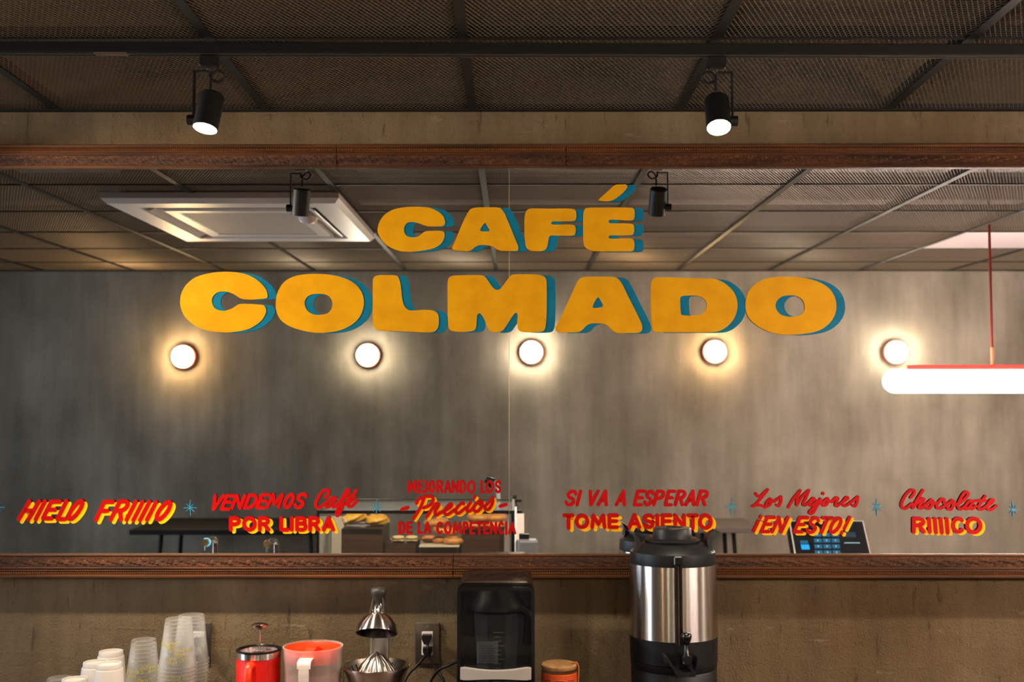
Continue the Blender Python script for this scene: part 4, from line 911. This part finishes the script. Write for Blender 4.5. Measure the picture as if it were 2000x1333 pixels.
p = rat_z(602, 432, CEIL-.06)
tag(fixn(MB().lathe([(0,-.028),(.018,-.026),(.036,-.016),(.046,0),(0,0)], 32).build('ceiling_sensor', M_WHITE, smooth=50, loc=(p.x, p.y, CEIL-.0465))), 'small white dome sensor under the air conditioner', 'sensor')

# round wall sconces
warm = (255,212,152); neut = (255,240,214)
LS = ('leftmost', 'second from the left', 'middle one, below the big letter M', 'fourth from the left', 'rightmost')
SC = [(355,697,1),(717,694,0),(1038,688,0),(1398,687,1),(1753,688,0)]
for k, (px, py, wm) in enumerate(SC):
    p = rat_y(px, py, YB+.07)
    t = thing('wall_sconce', 'round %s glowing wall sconce on the concrete wall, %s' % ('warm' if wm else 'white', LS[k]), 'wall lamp', (p.x, YB+.0005, p.z), 0, 'round wall sconces')
    T = Matrix.Rotation(rad(-90),4,'X')
    a = MB(); a.T = T; a.lathe([(0,0),(.080,0),(.080,.038),(.074,.042),(.074,.036),(0,.036)], 48); fixn(a.build('mount_ring', mat('coral_ring', (226,120,84), .45), t, 35, label='coral mounting ring'))
    g = MB(); g.T = T; g.lathe([(.070,.036),(.072,.040),(.072,.062),(.064,.078),(.045,.088),(0,.092)], 48)
    g_ = fixn(g.build('opal_glass', mat('opal_warm' if wm else 'opal_neutral', (255,250,240), .4, emit=warm if wm else neut, es=E_WARM if wm else E_NEUT), t, 50))

# linear pendant
pz = rat_y(1900, 745, -2.22); rod = rat_z(1932, 440, CEIL); x0 = rat_y(1725, 745, rod.y).x; zc = rat_y(1900, 745, rod.y).z
hr = (rat_y(1900, 722, rod.y).z-rat_y(1900, 768, rod.y).z)/2
print('pendant', rod, x0, zc, hr)
t = thing('linear_pendant', 'long glowing white tube pendant hung from a thin red rod', 'pendant lamp', (x0, rod.y, zc))
LB = 1.75; g = MB(); g.T = Matrix.Rotation(rad(90),4,'Y')
prof = [(0,0)]+[(hr*math.sin(rad(a)), hr-hr*math.cos(rad(a))) for a in range(15, 91, 15)]+[(hr*math.sin(rad(a)), LB-hr-hr*math.cos(rad(a))) for a in range(90, 166, 15)]+[(0,LB)]
g.lathe(prof, 32); fixn(g.build('diffuser_tube', mat('tube_glow', (255,255,255), .5, emit=(255,232,222), es=E_BAR), t, 50))
M_RR = mat('deep_red_metal', (120,28,22), .35)
MB().box(.115,LB-.115,-.016,.016,hr-.004,hr+.022).build('red_carrier_bar', M_RR, t)
for rx in (rod.x-x0, rod.x-x0+.55):
    fixn(MB().tube([(rx,0,hr+.02),(rx,0,SLAB-zc-.002)], .0065, 10).build('red_rod', M_RR, t, 60))
    fixn(MB().tube([(rx,0,hr+.02),(rx,0,hr+.11)], .0085, 10).build('brass_sleeve', mat('copper', (210,150,110), .3, .8), t, 60))

# bar tables against the back wall
def bar_table(x0, x1, y0, y1, z, label, top_m):
    t = thing('bar_table', label, 'table', ((x0+x1)/2, (y0+y1)/2, 0)); hx, hy = (x1-x0)/2, (y1-y0)/2
    MB().rbox(-hx,hx,-hy,hy,z-.030,z,.003).build('tabletop', top_m, t)
    for sx in (-1, 1):
        for sy in (-1, 1):
            fixn(MB().tube([(sx*(hx-.16),sy*(hy-.12),z-.030),(sx*(hx-.10),sy*(hy-.07),.002)], .014, 8).build('leg', M_BLK, t, 60))
    MB().box(-hx+.16,hx-.16,-.010,.010,.30,.325).build('stretcher', M_BLK, t)
tn = rat_y(252, 1036, -3.46)
bar_table(tn.x, tn.x+1.25, -4.10, -3.46, tn.z, 'black high table by the back wall, mirrored behind the tap faucets', mat('charcoal_top', (18,17,17), .6, spec=.25))
tr_ = rat_y(1487, 1016, -3.60); tl_ = rat_y(1326, 1030, -3.60)
bar_table(tl_.x, tr_.x, -4.10, -3.56, tn.z, 'grey-topped high table by the back wall, mirrored right of the dispenser', mat('grey_top', (92,84,78), .4))
# upholstered bench shadow: a low dark bench under the left table
# beer-style water taps on the bar
for k, (px, py) in enumerate(((415, 1047), (534, 1050))):
    p = rat_y(px+6, py, -1.62)
    t = thing('water_tap', ('chrome water tap with a blue-lit ring, mirrored left of the words Por Libra', 'chrome water tap without light, mirrored under the words Por Libra')[k], 'tap', (p.x, -1.62, BT), 0, 'chrome water taps on the bar')
    h = p.z-BT-.012
    fixn(MB().lathe([(0,.0),(.026,.0),(.026,.006),(.014,.010),(0,.010)], 20).build('base_flange', M_CHROME, t, 40))
    fixn(MB().tube(cr([(0,0,.008),(0,0,h-.035),(-.001,.006,h-.010),(-.010,.016,h),(-.026,.036,h-.008)],6), .0125, 14).build('spout_pipe', M_CHROME, t, 60))
    a = MB(); a.T = Matrix.Translation((-.030,.046,h-.012)) @ Matrix.Rotation(rad(-75),4,'X'); a.lathe([(0,-.012),(.016,-.012),(.016,.010),(.014,.013),(0,.013)], 20); fixn(a.build('tap_head', mat('tap_brass', (150,130,100), .3, .9), t, 40))
    if k == 0:
        a = MB(); a.T = Matrix.Translation((-.028,.040,h-.011)) @ Matrix.Rotation(rad(-75),4,'X'); a.lathe([(.0165,-.004),(.0185,-.004),(.0185,.004),(.0165,.004)], 24); fixn(a.build('light_ring', mat('blue_ring', (120,220,255), .4, emit=(90,210,255), es=.12), t, 40, label='glowing pale blue ring'))
    fixn(MB().tube([(-.030,.046,h-.025),(-.030,.046,h-.046)], .004, 8).build('nozzle', M_CHROME, t, 60))

# pastry display case
q0 = rat_y(618, 1000, -1.51); q1 = rat_y(1020, 1000, -1.51); ctop = q0.z+.004
t = thing('pastry_case', 'glass pastry display case with black top rails on the bar', 'display case', ((q0.x+q1.x)/2, -1.77, BT))
hx = (q1.x-q0.x)/2; H = ctop-BT; hy = .25
fixn(MB().rbox(-hx,hx,-hy,hy,.0005,.018,.002).build('case_base', M_BLK, t))
MB().box(-hx,hx,hy-.012,hy,H-.014,H).box(-hx,hx,-hy,-hy+.012,H-.014,H).box(-hx,-hx+.012,-hy+.012,hy-.012,H-.014,H).box(hx-.045,hx-.033,-hy+.012,hy-.012,H-.014,H).build('top_rail', M_BLK, t)
for sx in (-hx, hx-.045): MB().box(sx,sx+.010,hy-.010,hy,.018,H-.014).box(sx,sx+.010,-hy,-hy+.010,.018,H-.014).build('corner_post', M_BLK, t)
MB().box(-hx+.012,hx-.045,hy-.008,hy-.004,.018,H-.014).build('front_pane', M_GLASS, t)
MB().box(-hx+.012,hx-.045,-hy+.004,-hy+.008,.018,H-.014).build('rear_pane', M_GLASS, t)
MB().box(-hx+.012,hx-.045,-hy+.012,hy-.012,H-.008,H-.003).build('top_pane', M_GLASS, t)
MB().box(-hx+.003,-hx+.007,-hy+.012,hy-.012,.018,H-.014).build('side_pane', M_GLASS, t)
MB().box(hx-.042,hx-.038,-hy+.012,hy-.012,.018,H-.014).build('side_pane', M_GLASS, t)
CB = BT+.0185
def rx(px, py, y): return rat_y(px, py, y)
def board(px0, px1, py, yf, depth, label, m=M_DWOOD):
    a = rx(px0, py, yf); b = rx(px1, py, yf)
    o = thing('riser_box', label, 'display riser', ((a.x+b.x)/2, yf-depth/2, CB)); h = a.z-CB; hw_ = (b.x-a.x)/2
    MB().box(-hw_,hw_,-depth/2,depth/2,h-.012,h).build('top_board', m, o)
    MB().box(-hw_,hw_,depth/2-.012,depth/2,0,h-.0121).build('face_board', m, o)
    MB().box(-hw_,-hw_+.012,-depth/2,depth/2-.0121,0,h-.0121).box(hw_-.012,hw_,-depth/2,depth/2-.0121,0,h-.0121).build('side_board', m, o)
    return a.z
zr1 = board(667, 747, 1034, -1.60, .26, 'tall dark wood riser under the two big yellow buns')
zr2 = board(752, 812, 1063, -1.62, .20, 'low dark wood riser under the two pale macarons')
zr3 = board(902, 984, 1036, -1.60, .26, 'tall dark wood riser on the right, under the stack of bagels')
zr4 = board(820, 896, 1068, -1.60, .26, 'low dark wood riser under the pale slate')
M_BUN = mat('glazed_bun', (214,150,24), .45, var=((30,30,30),(236,184,60)), coat=.3)
M_BAG = mat('golden_bagel', (176,104,38), .5, var=((26,26,26),(206,142,66)), coat=.25)
M_MAC = mat('pale_macaron', (214,196,138), .6)
def bun(px, py, y, zbase, r, h, label, tilt=0, swirl=True):
    p = rx(px, py, y); m = MB(); seg, rws = 40, 14; vs = []; F = []
    for k in range(rws+1):
        ph = math.pi*k/rws
        for i in range(seg):
            a = 2*math.pi*i/seg; rr = math.sin(ph)**.8*r; z = (1-math.cos(ph))/2*h
            g = 1+.07*math.sin(3*a+6*ph) if swirl else 1
            vs.append((rr*g*math.cos(a), rr*g*math.sin(a), z+(.05*h*math.sin(3*a+8*ph) if swirl and 2 < k < rws else 0)))
    for k in range(rws):
        for i in range(seg): F.append((k*seg+i, k*seg+(i+1) % seg, (k+1)*seg+(i+1) % seg, (k+1)*seg+i))
    o = fixn(m.add(vs, F).build('swirl_bun', M_BUN, smooth=80, loc=(p.x, y, zbase))); o.rotation_euler = (0, tilt, 0); return tag(o, label, 'bun', 'big yellow buns')
bun(694, 1018, -1.70, zr1+.012, .056, .052, 'big yellow swirl bun, tilted on its neighbour, left on the tall riser', rad(-13))
bun(736, 1020, -1.72, zr1+.001, .056, .050, 'big yellow swirl bun lying flat, right on the tall riser')
for k, px in enumerate((778, 804)):
    p = rx(px, 1052, -1.68); t = thing('macaron', ('pale macaron, left of the two on the low riser', 'pale macaron, right of the two on the low riser')[k], 'macaron', (p.x, -1.68, zr2+.0005), 0, 'pale macarons')
    for nm, z0, fl in (('shell', .0, 0), ('shell', .0165, 1)):
        pr = [(0,0),(.024,0),(.0275,.003),(.026,.008),(.018,.0105),(0,.011)]
        if not fl: pr = [(0,.011-z) for z in (0,)] and [(0,0),(.018,.0005),(.026,.003),(.0275,.008),(.024,.011),(0,.011)]
        fixn(MB().lathe(pr, 32, (0,0,z0)).build(nm, M_MAC, t, 60))
    fixn(MB().lathe([(0,.011),(.0255,.011),(.0255,.0165),(0,.0165)], 32).build('filling', mat('filling', (150,118,78), .6), t, 60))
a = rx(818, 1062, -1.56); b = rx(897, 1062, -1.56)
tag(MB().rbox(a.x,b.x,-1.83,-1.56,zr4+.0005,zr4+.0085,.002).build('serving_slate', mat('pale_slate', (196,184,156), .5)), 'pale serving slate with rings and rolls of pastry in the pastry case', 'tray')
ZS = zr4+.009
def torus(px, py, y, z, R_, r_, label, grp, tilt=0):
    p = rx(px, py, y); m = MB(); vs = []; F = []; n1, n2 = 36, 14
    for i in range(n1):
        a = 2*math.pi*i/n1
        for j in range(n2):
            b_ = 2*math.pi*j/n2; vs.append(((R_+r_*math.cos(b_))*math.cos(a), (R_+r_*math.cos(b_))*math.sin(a), r_*.85+r_*.85*math.sin(b_)))
    for i in range(n1):
        for j in range(n2): F.append((i*n2+j, ((i+1) % n1)*n2+j, ((i+1) % n1)*n2+(j+1) % n2, i*n2+(j+1) % n2))
    o = fixn(m.add(vs, F).build('bagel', M_BAG, smooth=80, loc=(p.x, y, z))); o.rotation_euler = (0, tilt, 0); return tag(o, label, 'bagel', grp)
def roll(px, y, z, l, r, label):
    p = rx(px, 1050, y); m = MB(); m.tube(cr([(-l,0,r),(-l*.6,0,r),(0,0,r),(l*.6,0,r),(l,0,r)],3), [r*.25]+[r*(.25+.75*math.sin(math.pi*i/12)**.6) for i in range(1,12)]+[r*.25], 14)
    tag(fixn(m.build('bread_roll', M_BAG, smooth=80, loc=(p.x, y, z))), label, 'bread roll', 'small rolls on the slate')
roll(838, -1.66, ZS, .034, .016, 'small golden roll at the left end of the pale slate')
roll(858, -1.63, ZS, .030, .016, 'small golden roll in the middle of the pale slate')
torus(886, 1055, -1.625, ZS, .034, .0165, 'golden bagel at the right end of the pale slate', 'golden bagels')
torus(868, 1040, -1.70, ZS+.032, .040, .0175, 'golden bagel lying across the rolls on the slate', 'golden bagels', rad(8))
torus(852, 1034, -1.74, ZS+.066, .042, .016, 'golden bagel propped highest over the slate', 'golden bagels', rad(-6))
torus(924, 1026, -1.68, zr3+.0005, .036, .017, 'golden bagel, lower left on the tall right riser', 'golden bagels')
torus(966, 1028, -1.68, zr3+.0005, .036, .017, 'golden bagel, lower right on the tall right riser', 'golden bagels')
torus(934, 1012, -1.69, zr3+.031, .036, .0165, 'golden bagel, upper left on the tall right riser', 'golden bagels', rad(3))
torus(968, 1014, -1.69, zr3+.031, .036, .0165, 'golden bagel, upper right on the tall right riser', 'golden bagels', rad(-3))
def card(px0, px1, py0, y, label, m, zb=CB):
    a = rx(px0, py0, y); b = rx(px1, py0, y)
    tag(MB().box(a.x,b.x,y-.004,y+.004,zb+.0005,a.z).build('menu_card', m), label, 'card')
card(622, 646, 1010, -1.80, 'pale grey-green card standing at the left end of the pastry case', mat('grey_green_card', (150,146,128), .6))
card(648, 672, 1009, -1.85, 'cream card standing beside the tall riser in the pastry case', mat('cream_card', (214,200,176), .6))
card(966, 994, 1006, -1.84, 'light grey card at the right end inside the pastry case', mat('light_card', (190,180,172), .6))
# right of the case: sign holder, printer, tap post
a = rx(1010, 1004, -1.49)
t = thing('sign_holder', 'narrow white sign holder standing right of the pastry case', 'sign', (a.x+.012, -1.49, BT))
H = a.z-BT; MB().box(-.014,.018,-.003,.003,.010,H).build('white_board', M_WHITE, t); fixn(MB().tube([(-.018,.004,.010),(-.018,.004,H+.030)], .005, 10).build('clear_post', mat('post_white', (235,240,245), .2), t, 60)); MB().box(-.03,.03,-.012,.012,.0005,.010).build('foot', M_WHITE, t)
a = rx(1012, 1054, -1.43); b = rx(1041, 1054, -1.43)
t = thing('card_printer', 'small grey receipt printer right of the white sign holder', 'printer', ((a.x+b.x)/2+.01, -1.435, BT)); hw_ = (b.x-a.x)/2+.01; H = a.z-BT
fixn(MB().rbox(-hw_,hw_,-.035,.05,.0005,H,.008).build('housing', mat('printer_grey', (92,92,98), .5), t)); MB().box(-hw_+.004,.005,-.03,.0,H,H+.020).build('paper_cover', M_BLKP, t)
a = rx(972, 978, -1.95); 
t = thing('table_lamp', 'small black-headed lamp on a pale bent arm, mirrored behind the words Mejorando Los', 'lamp', (a.x, -2.07, BT))
hz_ = rx(960, 942, -2.07).z-BT; hx_ = rx(960, 942, -2.07).x-a.x
fixn(MB().lathe([(0,.0005),(.04,.0005),(.04,.012),(0,.012)], 24).build('lamp_base', M_BLK, t, 40))
fixn(MB().tube(cr([(.004,0,.012),(.004,0,hz_*.7),(-.002,0,hz_*.92),(hx_*.5,0,hz_+.004)],5), .010, 10).build('bent_arm', mat('pale_arm', (190,190,192), .4), t, 60))
hd = MB(); hd.T = Matrix.Translation((hx_-.004,0,hz_)) @ Matrix.Rotation(rad(-60),4,'Y'); hd.lathe([(0,.03),(.014,.028),(.026,-.01),(.026,-.014),(0,-.010)], 20); fixn(hd.build('lamp_head', M_BLKP, t, 50))
a = rx(1000, 974, -1.90)
tag(fixn(MB().lathe([(0,.0005),(.018,.0005),(.018,a.z-BT-.06),(.010,a.z-BT-.035),(.010,a.z-BT),(0,a.z-BT)], 20).build('dark_bottle', M_BLKG, smooth=40, loc=(a.x+.012, -2.06, BT))), 'dark bottle standing behind the right end of the pastry case', 'bottle')

# point-of-sale tablet
yb_, yt_ = -1.66, -1.78
bl = rx(1549, 1080, yb_); br_ = rx(1703, 1080, yb_); tl = rx(1543, 1017, yt_); tr2 = rx(1684, 1017, yt_)
cx = (bl.x+br_.x+tl.x+tr2.x)/4; ux = Vector((1,0,0)); vv = (tl+tr2)/2-(bl+br_)/2; Wt = ((br_.x-bl.x)+(tr2.x-tl.x))/2; vn = Vector((0, vv.y, vv.z)); hv = vn.length; vn.normalize()
nn = Vector((0, vn.z, -vn.y))                                # faces the mirror
t = thing('pos_tablet', 'white edged point of sale tablet with blue keypad, mirrored at lower right', 'tablet', (cx, -1.72, BT))
org = Vector(((bl.x+br_.x)/2-cx, yb_+1.72, (bl.z+br_.z)/2-BT))
skew = ((tl.x+tr2.x)/2-(bl.x+br_.x)/2)
Tm = Matrix(((1, skew/hv, nn.x, org.x), (0, vn.y, nn.y, org.y), (0, vn.z, nn.z, org.z), (0,0,0,1)))
ext = (org.z-.03)/vn.z*1.0
def slabp(u0, u1, v0, v1, n0, n1, name, m, b=0, **kw):
    s = MB(); s.T = Tm
    (s.rbox(u0,u1,v0,v1,n0,n1,b) if b else s.box(u0,u1,v0,v1,n0,n1)); return fixn(s.build(name, m, t, **kw))
v0 = -min(ext, .09)
slabp(-Wt/2, Wt/2, v0, hv, -.012, 0, 'tablet_shell', M_WHITE, .003)
slabp(-Wt/2+.006, Wt/2-.006, v0+.006, hv-.006, .0001, .0010, 'screen', mat('dark_screen', (12,15,20), .12, emit=(10,16,24), es=.05))
M_KEY = mat('key_blue', (14,70,100), .3, emit=(16,92,128), es=.09); M_KEYB = mat('key_bright', (20,130,190), .3, emit=(24,140,205), es=.12)
M_DIG = mat('digit_pale', (150,200,220), .4, emit=(150,200,220), es=.05)
def uv(px, py): return ((px-1543-(py-1017)*.1)/141-.5)*Wt, (1080-py)/63*hv
for r in range(4):
    for c in range(3):
        u, v = uv(1587+c*16.5, 1042+r*11.4); slabp(u, u+.034, v-.021, v, .0011, .0016, 'keypad_key', M_KEY)
        slabp(u+.014, u+.019, v-.014, v-.006, .0017, .0019, 'key_digit', M_DIG)
u, v = uv(1563, 1057); slabp(u-.004, u+.030, v-.018, v, .0011, .0016, 'keypad_key', M_KEY)
u, v = uv(1564, 1065); slabp(u-.004, u+.032, v-.026, v, .0011, .0016, 'bright_key', M_KEYB, label='bright blue key')
u, v = uv(1645, 1041); slabp(u, u+.05, v-.026, v, .0011, .0016, 'info_box', mat('info_blue', (16,40,56), .3, emit=(14,44,62), es=.1))
u, v = uv(1643, 1061); slabp(u, u+.07, v-.004, v, .0011, .0016, 'info_line', M_DIG)
slabp(-.05, .05, v0+.02, hv*.6, -.05, -.012, 'stand_arm', M_BLKP)
MB().rbox(-.10,.10,-.09,.06,.0005,.014,.004).build('stand_foot', M_BLKP, t)
slabp(-Wt/2-.014, -Wt/2-.001, v0+.05, hv-.03, -.016, -.002, 'card_slot', M_BLKP)
